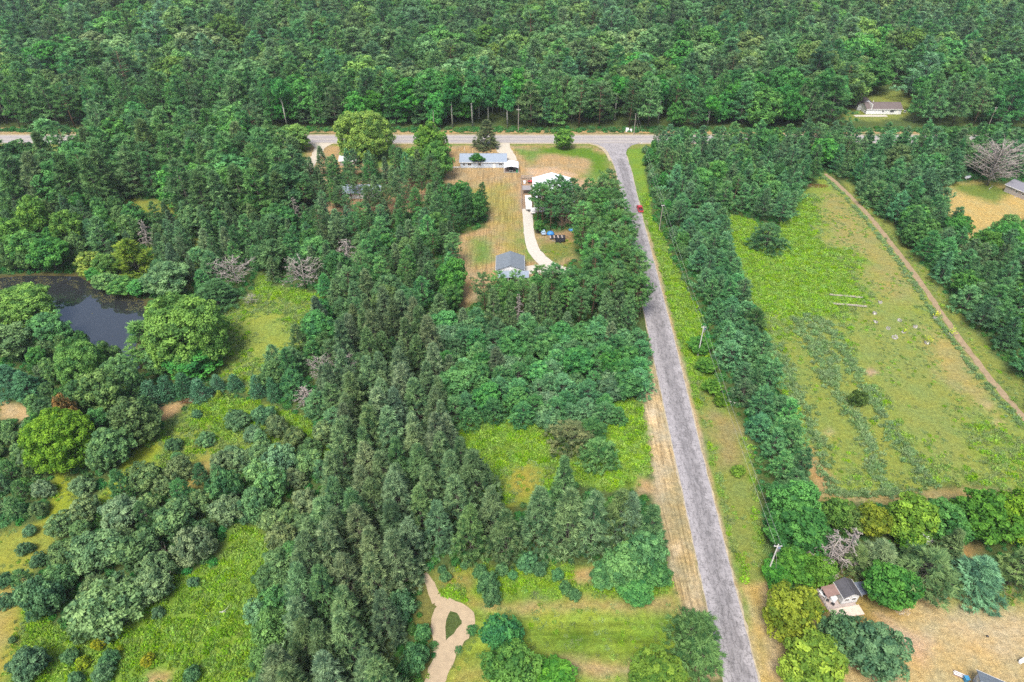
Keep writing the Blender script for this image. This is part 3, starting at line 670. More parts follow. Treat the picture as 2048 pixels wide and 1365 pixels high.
RC = [((a_[0]+b_[0])/2, (a_[1]+b_[1])/2) for a_, b_ in zip(RL, RRt)]
RW = [b_[0]-a_[0] for a_, b_ in zip(RL, RRt)]
RC = [(RC[0][0]-1.6, 20)]+RC; RW = [RW[0]]+RW
ribbon('side_road_shoulder', RC, [q+.55 for q in RW], .016, M['gravel'], .13, 5)
ribbon('side_road', RC, RW, .034, M['oldroad'], .05, 6)
fl = GP([(1180,286.5),(1196,290),(1208,296),(1216,305),(1222,318),(1254,318),(1252,306),(1255,298),(1264,291),(1280,286.5)])
sheet('road_junction', [(x, y) for x, y in fl], .038, M['oldroad'])
fl2 = GP([(1172,287),(1192,292),(1204,299),(1212,309),(1218,322),(1224,322),(1222,300),(1200,288)]); sheet('junction_shoulder', fl2, .020, M['gravel'])
KEEP_OUT.append([(-900, YS-3), (900, YS-3), (900, YN+3), (-900, YN+3)]); KEEP_OUT.append([(a_[0]-3.5, a_[1]) for a_ in RL]+[(b_[0]+3.5, b_[1]) for b_ in RRt[::-1]])
# drives
ribbon('house_driveway', GP([(1004,287),(1006,300),(1018,312),(1024,322)]), [7, 7.5, 6, 5], .020, M['drive'], .2, 7)
ribbon('left_driveway', GP([(645,287),(640,296),(632,312),(620,328),(612,345)]), [11, 5, 4.5, 4.5, 4.5], .020, M['drive'], .2, 8)
ribbon('barn_driveway', GP([(1054,418),(1056,440),(1058,470),(1066,500),(1085,522),(1110,538),(1140,545)]), [3.8, 3.8, 3.8, 4.4, 5.0, 5.2, 5.5], .024, M['concrete'], .06, 9)
sheet('garage_apron', GP([(1050,533),(1100,527),(1112,545),(1052,549)]), .020, M['concrete'])
SANDP = [(848,1148),(858,1162),(866,1185),(874,1205)]
ribbon('sand_path', GP(SANDP), [1.6, 1.8, 2.0, 2.4], .018, M['sand'], .18, 10, .9)
ribbon('sand_loop', GP([(872,1204),(878,1208),(892,1210),(908,1212),(922,1217),(938,1228),(940,1243),(933,1260),(917,1275),(904,1292),(892,1312),(880,1335),(868,1365),(855,1400)]), [2.2,2.4,2.6,2.6,2.6,2.6,2.6,2.6,2.6,3.0,3.4,3.6,3.6,3.6], .022, M['sand'], .2, 11, .9)
ribbon('sand_loop', GP([(892,1212),(878,1220),(874,1235),(874,1255),(877,1275),(881,1300),(882,1330),(880,1345)]), [2.6,2.8,2.8,2.6,2.4,2.4,2.6,2.8], .026, M['sand'], .08, 12)
TRK = [(1650,348),(1668,362),(1700,392),(1745,440),(1790,497),(1830,550),(1865,600),(1900,652),(1945,712),(1990,770),(2060,850)]
M['track'] = mat('track_dirt', (.25,.185,.11), .95, var=.15, scale=.8, bmp=.5)
ribbon('field_track', GP(TRK), 1.9, .016, M['track'], .12, 13)
tg = GP(TRK); 
KEEP_OUT.append([(x-4, y) for x, y in tg]+[(x+4, y) for x, y in tg[::-1]])
m, nt, bs = new_mat('pond_water'); bs.inputs['Base Color'].default_value = (.018, .020, .022, 1); bs.inputs['Roughness'].default_value = .04; bs.inputs['IOR'].default_value = 1.6
bs.inputs['Specular IOR Level'].default_value = .9
bump(nt, bs, noise(nt, 1.2, 3, vec=objco(nt)), .004, .02); M['water'] = m
xs = [p[0] for p in POND]; ys = [p[1] for p in POND]
sheet('pond_water', [(min(xs)-3, min(ys)-3), (max(xs)+3, min(ys)-3), (max(xs)+3, max(ys)+3), (min(xs)-3, max(ys)+3)], -.32, M['water'])
# ------------------------------------------------------------------ extra-large leafy trees as further variants
for i in range(3):
    PROTO['broadleaf_tree'].append(broadleaf(520+i, [15, 13.5, 16][i], [8.2, 7.4, 7.6][i], [2.2, 1.6, 2.8][i], 270, 1.15, 78, .30, M['bark_grey'], M['broad'], rt=.38, limbs=14, tiltup=.5))
    PROTO['broadleaf_tree'][-1][0]['big'] = True
NOM = {k: [p[2] for p in v] for k, v in PROTO.items()}
def rad_of(me):
    v = np.empty(len(me.vertices)*3, np.float32); me.vertices.foreach_get('co', v); v = v.reshape(-1, 3)
    return float(np.percentile(np.hypot(v[:, 0], v[:, 1]), 97))
RADS = {k: [rad_of(p[0]) for p in v] for k, v in PROTO.items()}
NSTD = {'broadleaf_tree': 5}
def blob(kind, px, cy, wpx, h, label, tint=(1, 1, 1), variant=None, group=None, cf=.5):
    """hand-placed plant whose crown is centred on (px, cy) and wpx pixels wide in the photograph"""
    if tint[0] > 2.4: tint = (tint[0]*.66, tint[1]*.76, tint[2]*.85)
    elif tint[0] > 1.3: tint = (tint[0]*.86, tint[1]*.82, tint[2]*.95)
    else: tint = (tint[0], 1+(tint[1]-1)*.6 if tint[1] > 1 else tint[1], 1+(tint[2]-1)*.7 if tint[2] > 1 else tint[2])
    if kind in ('spruce_tree', 'young_pine', 'white_pine', 'red_pine'): wpx = wpx*1.18
    elif kind == 'broadleaf_tree': wpx = wpx*1.1; h = h*1.1
    x, y = G(px, cy, h*cf); mpp = (y*CT+(HC-h*cf)*ST)/FPX
    if variant is None: variant = int(RNG.integers(0, NSTD.get(kind, len(PROTO[kind]))))
    sx = wpx*mpp*.5/RADS[kind][variant]
    free(x, y, wpx*mpp*.8)
    tree(kind, x, y, h, label, group, tint, sx/(h/NOM[kind][variant]), variant)
BR = (1.55,1.35,1.10); LIME = (2.10,1.75,0.80); DK = (0.75,0.85,0.80); BLUE = (0.95,1.10,1.30); YEL = (2.60,1.75,0.70); GRY = (1.25,1.10,1.21)
B = 'broadleaf_tree'
blob(B, 372, 668, 146, 16, 'very large light green leafy tree on the right shore of the pond', (1.90,1.55,0.90), 5)
blob('white_pine', 287, 690, 84, 14, 'deep green pine between the pond and the very large leafy tree', (1.10,1.10,0.80), 0)
blob(B, 727, 272, 104, 17, 'big bright green tree standing right of the pale drive by the county road', (1.90,1.60,1.10), 6)
blob(B, 586, 280, 58, 10, 'bright green tree on the lawn left of the pale drive', (1.70,1.60,0.90), 1)
blob(B, 860, 285, 62, 15, 'bright green tree beside the county road, left of the blue-roofed house', (1.70,1.60,0.90), 0)
blob(B, 876, 322, 62, 14, 'darker green leafy tree just in front of the bright one left of the blue-roofed house', (1.10,1.20,0.80), 2)
blob(B, 830, 322, 50, 9, 'low spreading tree next to the dark narrow spruce by the county road', (1.60,1.50,0.80), 3)
blob('spruce_tree', 803, 318, 34, 10, 'dark narrow spruce between two bright leafy trees near the county road', (0.60,0.80,0.80), 0)
blob('spruce_tree', 972, 268, 46, 13, 'lone grey-green pine behind the blue-roofed house', (0.95,0.80,0.75), 3)
blob('aspen_tree', 955, 322, 30, 6.2, 'small thin tree in front of the blue-roofed house', (1.00,1.05,0.80), 0)
blob(B, 1127, 282, 37, 8, 'small bright green tree alone on the corner lawn', (2.00,1.80,0.70), 1)
blob(B, 122, 885, 118, 11, 'yellow-green maple at the left, below the pond trees', (2.60,1.85,0.50), 5)
blob(B, 136, 836, 46, 12, 'orange-leaved maple top rising behind the yellow-green maple', (3.9,.95,1.0), 0)
for i, (px, cy, w_, h, l) in enumerate(((205,800,82,12,'pale green tree right behind the orange-topped maple'),(268,845,84,11,'green tree at the right end of the leafy clump below the pond'),(222,895,80,9,'lower green tree between maple and yellow-green path'),(165,805,60,11,'slim green tree just right of the orange maple top'))): blob(B, px, cy, w_, h, l, (1.35, 1.25, 1.1), (i*2+1) % 5)
blob(B, 245, 765, 70, 11, 'pale green spreading tree at the lower tip of the pond', (1.90,1.60,1.30), 7)
blob(B, 165, 735, 84, 12, 'broad pale green tree along the lower left shore of the pond', (1.60,1.60,1.24), 5)
blob(B, 100, 660, 70, 9, 'smaller green tree on the lower left shore of the pond', (1.30,1.40,1.30), 2)
blob(B, 38, 622, 118, 10, 'rounded yellow-green tree overhanging the left end of the pond', (1.60,1.50,0.80), 7)
blob(B, 15, 690, 80, 9, 'grey-green birch-like tree at the left edge below the pond', (1.70,1.50,1.36), 1)
blob('spruce_tree', 18, 760, 62, 9, 'dark blue-green fir at the left edge of the picture', (0.55,0.90,0.90), 2)
blob('spruce_tree', 52, 765, 54, 8, 'second dark fir beside the one at the left edge', (0.60,0.90,0.85), 0)
blob('white_pine', 266, 512, 76, 13, 'lime-green soft conifer at the upper right shore of the pond', (2.70,1.75,0.50), 1)
blob('white_pine', 205, 478, 60, 15, 'tall pale green larch behind the pond', (1.40,1.25,1.00), 3)
blob(B, 140, 468, 58, 13, 'bright green narrow tree behind the middle of the pond', (1.50,1.50,0.90), 1)
blob(B, 68, 440, 62, 14, 'lime-topped tall tree behind the left half of the pond', (2.00,1.60,0.90), 3)
blob(B, 20, 480, 70, 13, 'leafy green tree at the left edge above the pond', (1.20,1.23,0.80), 0)
blob(B, 100, 512, 74, 11, 'round green tree leaning over the far shore of the pond', (1.40,1.40,1.10), 2)
blob(B, 55, 505, 66, 11, 'blue-green tree on the far shore of the pond', (1.10,1.14,1.18), 1)
blob(B, 182, 530, 56, 7, 'pale yellow-green bushy tree at the pond corner', (2.40,1.70,0.90), 3)
for i, (px, cy, w_) in enumerate(((215,565,50),(245,575,55),(275,578,40),(195,552,40))): blob(B, px, cy, w_, 5, 'leafy green shrub on the right bank of the pond', (1.10,1.25,1.18), group='leafy shrubs on the right bank of the pond')
blob(B, 335, 560, 85, 9, 'silver-green rounded tree right of the pond bank', (1.30,1.40,1.54), 2)
blob('spruce_tree', 430, 585, 85, 9, 'wide dark green fir above the light green clearing', (0.55,0.85,0.60), 2)
blob(B, 320, 720, 60, 7, 'blue-green bush at the foot of the very large leafy tree', (1.00,1.15,1.36), 3)
blob(B, 385, 715, 100, 7, 'dark green bushes under the very large leafy tree', (0.90,1.10,0.90), 1)
blob('young_pine', 1538, 474, 70, 9, 'round bushy pine standing alone in the bright green part of the right field', (0.85,0.95,0.85), 2)
blob('young_pine', 1508, 643, 50, 9, 'dark narrow pine on the field side of the tree row', (0.65,0.60,0.55), 1)
blob('young_pine', 1145, 872, 90, 7, 'round juniper with a brown patch in the middle green field', (0.95,0.65,0.60), 2)
blob('young_pine', 1195, 905, 72, 6.5, 'dark round juniper at the right of the brownish one', (0.75,0.85,0.65), 0)
blob('young_pine', 1185, 860, 50, 5.5, 'smaller juniper behind the brownish one', (0.70,0.80,0.65), 0)
blob('young_pine', 1238, 832, 30, 5, 'small thin pine in the green field beside the side road', (0.90,0.95,0.80), 1)
blob(B, 1003, 1274, 78, 7, 'blue-green round tree right of the sand loop', (1.15,1.31,1.84), 3)
blob('young_pine', 1390, 1262, 100, 8.5, 'dense round evergreen beside the side road at the bottom', (.85, .88, .6), 2)
blob('young_pine', 1400, 1305, 90, 6.5, 'lower half of a dense evergreen clump beside the road', (.85, .88, .6), 0)
blob(B, 1590, 1232, 104, 9, 'yellow-green crab tree left of the small white cabin', (2.90,1.75,0.55), 1)
blob(B, 1625, 1330, 118, 9, 'yellow-tipped tree at the bottom, right of the sandy drive', (3.00,1.75,0.60), 3)
blob(B, 1745, 1305, 118, 9.5, 'dark grey-green dense tree in the dry yard', (1.00,1.00,1.54), 0)
blob(B, 1680, 1270, 80, 8, 'dark grey-green smaller tree joined to the dense one in the dry yard', (1.00,0.95,1.36), 2)
blob(B, 1779, 1172, 98, 8, 'dark glossy tree with light tips right of the small white cabin', (0.95,1.20,0.80), 4)
blob('spruce_tree', 1958, 1152, 104, 10, 'big blue-green spruce at the edge of the dry yard', (0.85,1.15,1.18), 4)
blob('white_pine', 1860, 1140, 118, 11, 'spreading pine between the glossy tree and the blue-green spruce', (1.15,1.00,0.80), 2)
blob('spruce_tree', 1760, 1112, 88, 10, 'pale green spruce behind the small white cabin', (1.20,1.25,1.10), 0)
blob('spruce_tree', 1715, 1120, 60, 8, 'olive green spruce close behind the small white cabin', (1.05,1.10,0.70), 2)
blob('spruce_tree', 1905, 1090, 50, 9, 'narrow spruce in front of the white shed roof', (1.00,1.10,0.80), 1)
blob('white_pine', 2035, 1140, 90, 10, 'thin brownish pine at the right edge above the dry yard', (1.30,0.90,0.80), 0)
blob('dead_tree', 1662, 1104, 84, 12, 'bare grey dead spruce behind the small white cabin', (1, 1, 1), 1)
blob('dead_tree', 1698, 1095, 70, 12, 'second bare dead spruce with tan tips beside the first', (1, 1, 1), 1)
for i, (px, cy, w_, h, l, t) in enumerate(((1672,1030,64,7,'leafy green tree at the lower left corner of the right field',(1.20,1.23,0.60)), (1738,1050,66,7,'bright yellow-green tree at the lower end of the right field',(2.30,1.90,0.50)), (1705,1045,50,6,'pale green bush between two leafy trees below the right field',(1.40,1.50,1.24)),
    (1822,1040,92,9,'large bright green walnut-like tree below the right field',(1.50,1.80,0.55)), (1895,1050,84,8,'blue-green leafy tree in the row below the right field',(0.90,1.23,1.20)), (1968,1035,112,10,'widest green tree in the row below the right field',(1.30,1.50,0.60)), (2040,1035,90,10,'yellow-green tree at the right end of the row below the right field',(2.00,1.70,0.50)), (1815,1085,44,5,'low green bush left of the white shed roof',(1.60,1.80,0.50)),
    (1600,1065,106,9,'round blue-green tree at the bottom end of the tree row',(1.00,1.27,1.42)), (1585,1010,90,9,'green leafy tree near the bottom end of the tree row',(1.10,1.36,1.36)), (1590,1130,80,5,'dark leafy thicket below the tree row behind the power pole',(0.90,1.20,0.60)), (1640,1140,60,5,'green thicket left of the small white cabin',(1.00,1.18,0.50)), (1555,1150,60,3.5,'low dark bush at the foot of the power pole',(0.80,1.20,0.60)))):
    blob(B, px, cy, w_, h, l, (t[0]*.85, t[1]*.78, min(t[2], .95)*.8), i % 5)
blob('dead_tree', 1990, 335, 112, 16, 'large bare grey dead tree beside the grey house at the right', (1, 1, 1), 3)
blob('round_shrub', 1718, 798, 40, 3.6, 'dark olive round bush standing in the weed rows of the right field', (0.65,0.60,0.30), 0)
blob('round_shrub', 1475, 944, 30, 1.7, 'small bright green bush on the dry verge', (1.10,1.31,0.30), 1)
for i, (px, cy, w_, h) in enumerate(((398,778,44,6.5),(364,768,44,7),(332,775,44,7),(432,765,32,5),(467,764,32,5),(512,772,34,7),(545,778,30,7.5),(300,785,50,7))):
    blob('small_spruce', px, cy, w_, h, ['cone-shaped blue spruce at the right of the three large ones', 'cone-shaped spruce in the middle of the three large ones', 'cone-shaped spruce at the left of the three large ones', 'left of two small cone-shaped spruces in the grass', 'right of two small cone-shaped spruces in the grass', 'narrow blue spruce at the left of the brown thicket', 'narrow spruce second from the left in the brown thicket', 'dark spruce at the lower tip of the pond'][i], (0.62,0.95,1.00))
blob('round_shrub', 438, 789, 15, 1.8, 'tiny lime-yellow bush below the small spruces', (3.00,2.20,0.50), 2)
for i, (px, cy, w_, h, v, l) in enumerate(((468,545,92,9,2,'flat-topped bare dead pine above the light green clearing'), (545,514,30,5,2,'small bleached dead snag above the clearing'), (606,548,84,11,0,'tall grey dead tree with hanging branches above the clearing'), (692,505,56,11,1,'bare dead pine among green pines in the middle wood'), (502,600,34,3,2,'fallen-looking dead branches in the light green clearing'),
    (1037,622,26,13,1,'thin bare dead spruce between green spruces'), (290,468,34,12,1,'grey dead spruce behind the lime-green conifer'), (1505,112,30,15,1,'brown dead pine in the far wood'), (1985,152,30,12,0,'grey dead tree at the far right edge'), (590,420,24,11,1,'thin dead pine near the hidden house'), (640,740,60,8,0,'tangled bare dead tree in the brown thicket'), (690,740,60,9,2,'grey dead limbs at the right of the brown thicket'), (610,790,50,6,1,'brown dead lower branches in the thicket'))):
    blob('dead_tree', px, cy, w_, h, l, (1, 1, 1), v)
for i, (px, cy, w_, h, l) in enumerate(((987,618,38,14,'grey-green spruce at the left end of the short spruce row'),(1020,622,28,13,'slim spruce left of the dead spruce'),(1066,612,36,15,'tall spruce just right of the dead spruce'),(1092,612,28,15,'tall narrow spruce in the middle of the short row'),(1112,620,30,13,'bluish spruce at the right end of the short row'),
    (1214,620,40,15,'left spruce of the three at the road bend side'),(1236,608,38,16,'middle spruce of the three beside the side road'),(1258,622,36,15,'right spruce of the three beside the side road'),(878,618,46,10,'small spruce left of the short spruce row'))): blob('spruce_tree', px, cy, w_, h, l, (0.95,1.05,0.90), i % 5)
blob(B, 905, 562, 56, 12, 'bright green leafy tree at the left corner of the lawn with the grey-roofed garage', (1.20,1.23,0.80), 4)
for i, (px, cy, w_, h, l) in enumerate(((955,955,84,16,'dark spruce at the top left of the lower spruce row, beside the green field'),(1128,965,54,16,'spruce standing behind the lower spruce row'),(1078,1035,84,17,'blue-tinged spruce at the left of the lower spruce row'),(1135,1035,80,17,'broad spruce second from the left in the lower row'),(1186,1040,78,17,'silvery blue spruce in the middle of the lower row'),(1243,1040,78,16,'green spruce second from the right in the lower row'),(1302,1060,66,14,'dark spruce at the right end of the lower row'))):
    blob('spruce_tree', px, cy, w_, h, l, [(0.75,0.90,0.75),(0.80,0.95,0.70),(0.95,1.10,1.15),(0.95,1.00,0.80),(1.00,1.20,1.30),(1.05,1.10,0.75),(0.75,0.90,0.80)][i], i % 5)
for i, (px, cy, w_, h, l) in enumerate(((1290,1105,80,9,'blue-green leafy tree in front of the right end of the lower spruce row'),(1250,1135,80,7,'blue-green bushy tree below the lower spruce row'),(1310,1150,60,5,'round bush beside the dry verge'),(1205,1150,50,5,'small leafy bush below the spruces'),(1270,1180,70,4,'low green bush at the edge of the striped field'))): blob(B, px, cy, w_, h, l, (1.00,1.20,1.30), i)
for i, (px, cy, w_) in enumerate(((890,1155,26),(975,1165,50),(960,1145,30),(1055,1125,44),(1080,1140,34),(1115,1150,26),(1005,1140,30),(1130,1175,30),(1150,1190,26),(985,1190,44),(800,1215,60),(845,1265,34),(830,1320,62),(885,1140,20),(930,1130,20),(1025,1150,20))):
    blob('round_shrub', px, cy, w_, w_*.085, 'small blue-green bush in the weeds above the striped field', (0.75,1.00,0.90), group='small bushes in the weeds above the striped field')
blob(B, 1020, 1345, 110, 7, 'leafy green tree at the bottom edge right of the sand loop', (1.20,1.23,0.80), 2)
blob(B, 1110, 1362, 90, 4, 'low green thicket at the bottom edge under the striped field', (1.10,1.23,0.60), 3)
blob(B, 1315, 1358, 110, 5, 'bright yellow-green bush at the bottom edge left of the side road', (1.7,1.25,.6), 0)
for i, (px, cy, w_, h, t, l) in enumerate(((1400,690,46,4,(0.90,1.23,0.60),'green bush under the power pole in the east verge'),(1412,735,40,3.5,(1.00,1.23,0.60),'green bush below the one under the power pole'),(1425,775,40,3.5,(1.10,1.23,0.50),'bright bush at the lower end of the lush verge'),(1440,800,26,3,(1.20,1.27,0.50),'small bush just above the fallen branch'))): blob(B, px, cy, w_, h, l, t, i)
for (px, cy, w_) in ((345,890,44),(412,878,46),(460,905,40),(355,915,30),(475,840,60),(530,830,56),(505,870,50),(395,830,26),(60,1062,34),(48,1098,40),(75,1120,40),(10,1160,40),(12,1200,44),(55,1330,84),(140,1312,38),(218,1318,44),(205,1345,50),(150,1358,40),(315,1225,32),(385,1165,30),(490,1040,28),(385,1350,44),(25,1280,20)):
    blob('round_shrub', px, cy, w_*.85, w_*.06, 'rounded blue-green shrub standing apart in the lower left meadows', (0.80,0.95,0.95), group='separate rounded shrubs in the lower left meadows')
for (px, cy, w_) in ((195,1288,30),(165,1325,30),(295,1320,30),(240,1298,14)):
    blob('round_shrub', px, cy, w_, w_*.06, 'yellow-leaved straggly shrub in the lower left meadow', (3.20,1.80,0.30), group='yellow straggly shrubs in the lower left meadow')
for (px, cy, w_, h, t) in ((215,1215,130,8,(1.15,1.20,1.00)),(90,1200,80,7,(0.80,1.00,1.00)),(385,1095,82,8,(1.00,1.16,1.20)),(305,1175,74,6,(0.90,1.10,1.10)),(450,975,70,8,(0.70,1.00,0.90)),(350,1040,90,6,(0.85,1.00,1.00)),(240,1030,80,6,(0.80,1.00,1.00)),(120,1050,60,4.5,(0.90,1.05,0.90)),(190,1110,100,6,(0.75,0.95,0.95)),(280,1100,90,6,(0.75,0.95,0.90)),(540,980,80,8,(0.80,1.00,0.85)),(560,920,70,7,(0.85,1.10,1.10)),(510,1010,60,7,(0.80,1.00,1.00)),(545,1260,80,7,(0.65,0.95,0.60)),(530,1320,60,5,(0.65,0.95,0.60))):
    blob('round_shrub', px, cy, w_, h, 'large mounded shrub in the thicket of the lower left', (t[0]*1.25, t[1]*1.1, t[2]*1.1), group='large mounded shrubs in the thicket of the lower left', cf=.45)

# ------------------------------------------------------------------ stands
WP, YP, RP, SP, AS, RS = 'white_pine', 'young_pine', 'red_pine', 'spruce_tree', 'aspen_tree', 'round_shrub'
stand({SP: 1}, [(740,600,8),(840,640,8),(885,760,8),(905,870,8),(1000,950,12),(1025,1105,0),(850,1125,0),(815,1180,0),(800,1300,0),(790,1440,0),(560,1440,0),(600,1150,8),(655,1000,8),(690,860,8),(650,790,8),(670,690,8)], 4.3, (13, 17.5), 'in the large spruce stand left of the striped field', tints={SP: (1.00,1.00,0.95)}, w=1.2)
stand({RP: 1}, [(1150,470,0),(1180,425,0),(1215,415,0),(1226,430,0),(1276,600,0),(1272,660,0),(1195,640,0),(1170,560,0)], 4.0, (14, 17), 'in the plantation along the side road', tints={RP: (1.00,1.15,0.90)}, keep=False, w=1.35)
stand({RP: 1}, [(985,645,0),(960,622,0),(1060,600,0),(1200,595,0),(1280,605,0),(1280,665,0)], 3.9, (12.5, 15), 'in the band below the grey-roofed garage', tints={RP: (0.95,1.10,0.85)}, keep=False, w=1.4)
stand({RP: 1}, [(1075,462,0),(1072,435,0),(1110,425,0),(1160,430,0),(1165,462,0)], 3.8, (13.5, 16.5), 'in the clump hiding the white barn', tints={RP: (0.80,1.00,0.90)}, keep=False, w=1.35)
stand({B: 1}, [(1068,468,0),(1072,448,0),(1160,452,0),(1165,470,0)], 5, (5, 7), 'under the pines by the white barn', tints={B: (0.80,1.14,0.80)}, keep=False)
stand({WP: .4, RP: .4, B: .2}, [(886,468,0),(885,425,0),(925,415,0),(970,430,0),(972,452,0)], 4.4, (11, 14.5), 'at the left edge of the mown lawn', tints={RP: (0.70,0.95,0.70), WP: (0.75,0.90,0.75), B: (0.70,1.10,0.60)}, keep=False)
stand({YP: .62, B: .2, SP: .06, RS: .12}, [(840,650,0),(970,655,0),(1100,665,0),(1278,680,0),(1285,720,0),(1280,790,0),(1235,805,0),(1200,855,0),(1120,862,0),(1060,858,0),(1010,835,0),(930,870,0),(900,850,0),(880,760,0)], 3.7, (7, 10.5), 'in the dense young thicket below the spruce row', tints={YP: (0.85,1.15,1.00), B: (0.90,1.14,1.20), RS: (0.80,1.10,1.10)}, keep=False, w=1.4)
stand({WP: .5, B: .2, SP: .2, RP: .1}, [(125,298,0),(560,293,0),(556,335,0),(600,360,0),(590,440,0),(385,470,0),(350,395,0),(235,395,0),(225,430,0),(-80,430,0),(-80,370,0),(125,355,0)], 7.2, (18, 24), 'in the tall wood between the county road and the pond', tints={WP: (1.00,1.10,0.80), SP: (0.75,0.85,0.60), B: (0.80,1.10,0.90)}, w=1.4)
stand({WP: 1}, [(-80,345,0),(-80,385,0),(70,385,0),(70,352,0)], 7, (13, 15), 'at the left edge below the county road', tints={WP: (1.10,1.20,0.70)}, w=1.25)
stand({RP: .5, WP: .3, SP: .2}, [(575,372,0),(650,345,0),(760,350,0),(880,340,0),(900,470,0),(600,470,0)], 5.6, (10, 14), 'scattered round the hidden houses', tints={RP: (1.00,1.00,0.90), WP: (1.00,1.00,0.80)}, keep=False, w=1.15)
stand({WP: .35, SP: .28, RP: .2, B: .17}, [(390,470,0),(600,455,0),(905,460,0),(925,520,0),(925,610,0),(850,660,0),(760,640,0),(650,620,0),(640,575,0),(520,560,0),(500,545,0),(425,540,0),(400,500,0)], 5.0, (9, 14), 'in the mixed wood left of the mown lawn', tints={SP: (0.85,0.95,0.85), WP: (0.95,1.10,0.90), RP: (0.85,1.05,0.85)}, w=1.3)
stand({SP: .5, WP: .3, YP: .2}, [(330,440,0),(430,430,0),(440,560,0),(380,600,0),(310,590,0),(300,500,0)], 4.6, (8, 12), 'right of the lime-green conifer', tints={SP: (0.80,0.95,0.90)}, w=1.3)
stand({WP: .3, YP: .35, B: .2, SP: .15}, [(640,640,0),(760,640,0),(850,670,0),(780,760,0),(700,880,0),(650,850,0),(590,815,0),(500,800,0),(510,780,0),(600,700,0)], 4.3, (7.5, 12), 'in the brown-flecked thicket right of the light green clearing', tints={YP: (1.00,0.95,0.90), WP: (1.10,1.00,0.85), B: (0.90,1.10,1.00)}, w=1.3)
stand({B: .7, WP: .3}, [(-80,430,0),(250,440,0),(320,480,0),(300,560,0),(210,565,0),(0,545,0),(-80,550,0)], 5.5, (9, 13), 'behind the pond', tints={B: (1.10,1.14,1.00)})
stand({B: .8, RS: .2}, [(60,690,0),(110,655,0),(170,690,0),(260,750,0),(330,790,0),(305,850,0),(215,960,0),(150,970,0),(80,900,0),(75,800,0)], 4.8, (7, 11), 'in the leafy clump below the pond', tints={B: (1.20,1.16,1.20)})
stand({RS: .8, YP: .2}, [(-80,850,0),(60,850,0),(110,930,0),(80,1040,0),(60,1050,0),(-80,1070,0)], 3.8, (6, 8), 'in the thicket at the left edge', tints={RS: (0.95,1.00,0.95)})
stand({RS: .8, YP: .2}, [(150,975,0),(240,870,0),(300,880,0),(270,930,0),(200,1000,0)], 3.6, (5, 8), 'between the two yellow-green paths', tints={RS: (0.90,1.00,0.90)})
stand({RS: .85, YP: .15}, [(40,1230,0),(70,1140,0),(180,1030,0),(300,965,0),(450,925,0),(560,850,0),(650,870,0),(655,980,0),(610,1080,0),(570,1100,0),(540,1060,0),(450,1050,0),(430,1125,0),(320,1170,0),(210,1280,0),(100,1250,0)], 4.2, (7, 11), 'in the large thicket of the lower left', tints={RS: (1.3, 1.15, 1.0), YP: (0.80,0.90,0.80)}, keep=False)
stand({RS: 1}, [(510,1400,0),(515,1200,0),(565,1100,0),(610,1080,0),(590,1400,0)], 3.6, (8, 11), 'along the left foot of the spruce stand', tints={RS: (0.75,0.95,0.70)}, keep=False)
stand({YP: .5, RS: .5}, [(780,1440,0),(800,1200,0),(835,1190,0),(840,1440,0)], 3.6, (5, 8), 'between the spruce stand and the sand loop', tints={RS: (0.60,1.00,0.70), YP: (0.80,1.10,0.80)}, keep=False)
stand({WP: .75, B: .15, RP: .1}, [(1305,298,0),(1700,297,0),(1690,360,0),(1640,352,0),(1600,392,0),(1565,455,0),(1500,440,0),(1450,430,0),(1410,440,0),(1345,400,0)], 5.0, (10.5, 14.5), 'in the block north of the right field', tints={WP: (1.00,1.10,1.10), B: (1.10,1.20,0.90)}, w=1.3)
stand({YP: .55, WP: .45}, [(1345,415,0),(1440,425,0),(1462,540,0),(1490,640,0),(1530,760,0),(1572,880,0),(1612,1000,0),(1622,1060,0),(1588,1080,0),(1545,960,0),(1492,830,0),(1440,700,0),(1402,600,0),(1372,510,0)], 4.0, (8.5, 11), 'in the long tree row between the side road and the right field', tints={YP: (0.95,1.14,1.21), WP: (1.00,1.15,1.15)}, keep=False, w=1.35)
stand({RS: .7, B: .3}, [(1288,303,0),(1315,303,0),(1345,400,0),(1375,520,0),(1362,520,0),(1325,430,0),(1298,360,0)], 3.2, (5, 8), 'on the road side of the long tree row', tints={RS: (0.70,0.95,0.85), B: (0.70,1.10,0.80)}, keep=False)
stand({WP: .8, B: .1, YP: .1}, [(1700,297,0),(2400,297,0),(2400,365,0),(1970,358,0),(1880,380,0),(1868,400,0),(1910,480,0),(1800,480,0),(1740,420,0),(1700,370,0)], 5.6, (11, 15), 'in the wood around the grey house at the right', tints={WP: (0.95,1.15,1.15)}, w=1.4)
stand({WP: .6, YP: .2, B: .2}, [(1790,470,0),(1905,470,0),(1925,510,0),(1960,500,0),(2060,445,0),(2500,450,0),(2500,1000,0),(2100,860,0),(2000,730,0),(1930,630,0),(1850,540,0)], 5.2, (9.5, 13), 'right of the field track', tints={WP: (0.90,1.10,1.00), YP: (0.85,1.10,0.95), B: (1.00,1.20,0.70)}, w=1.4)
stand({B: .6, WP: .4}, [(2060,1000,0),(2300,1000,0),(2300,1180,0),(2060,1170,0)], 6, (8, 11), 'beyond the right end of the leafy row')
stand({SP: .5, WP: .5}, [(-400,560,0),(-90,560,0),(-90,1000,0),(-400,1000,0)], 6, (10, 14), 'beyond the left edge')
stand({SP: 1}, [(1045,1118,0),(1322,1108,0),(1318,1068,0),(1050,1070,0)], 4.6, (13, 16.5), 'in the lower spruce row above the striped field', w=1.3)
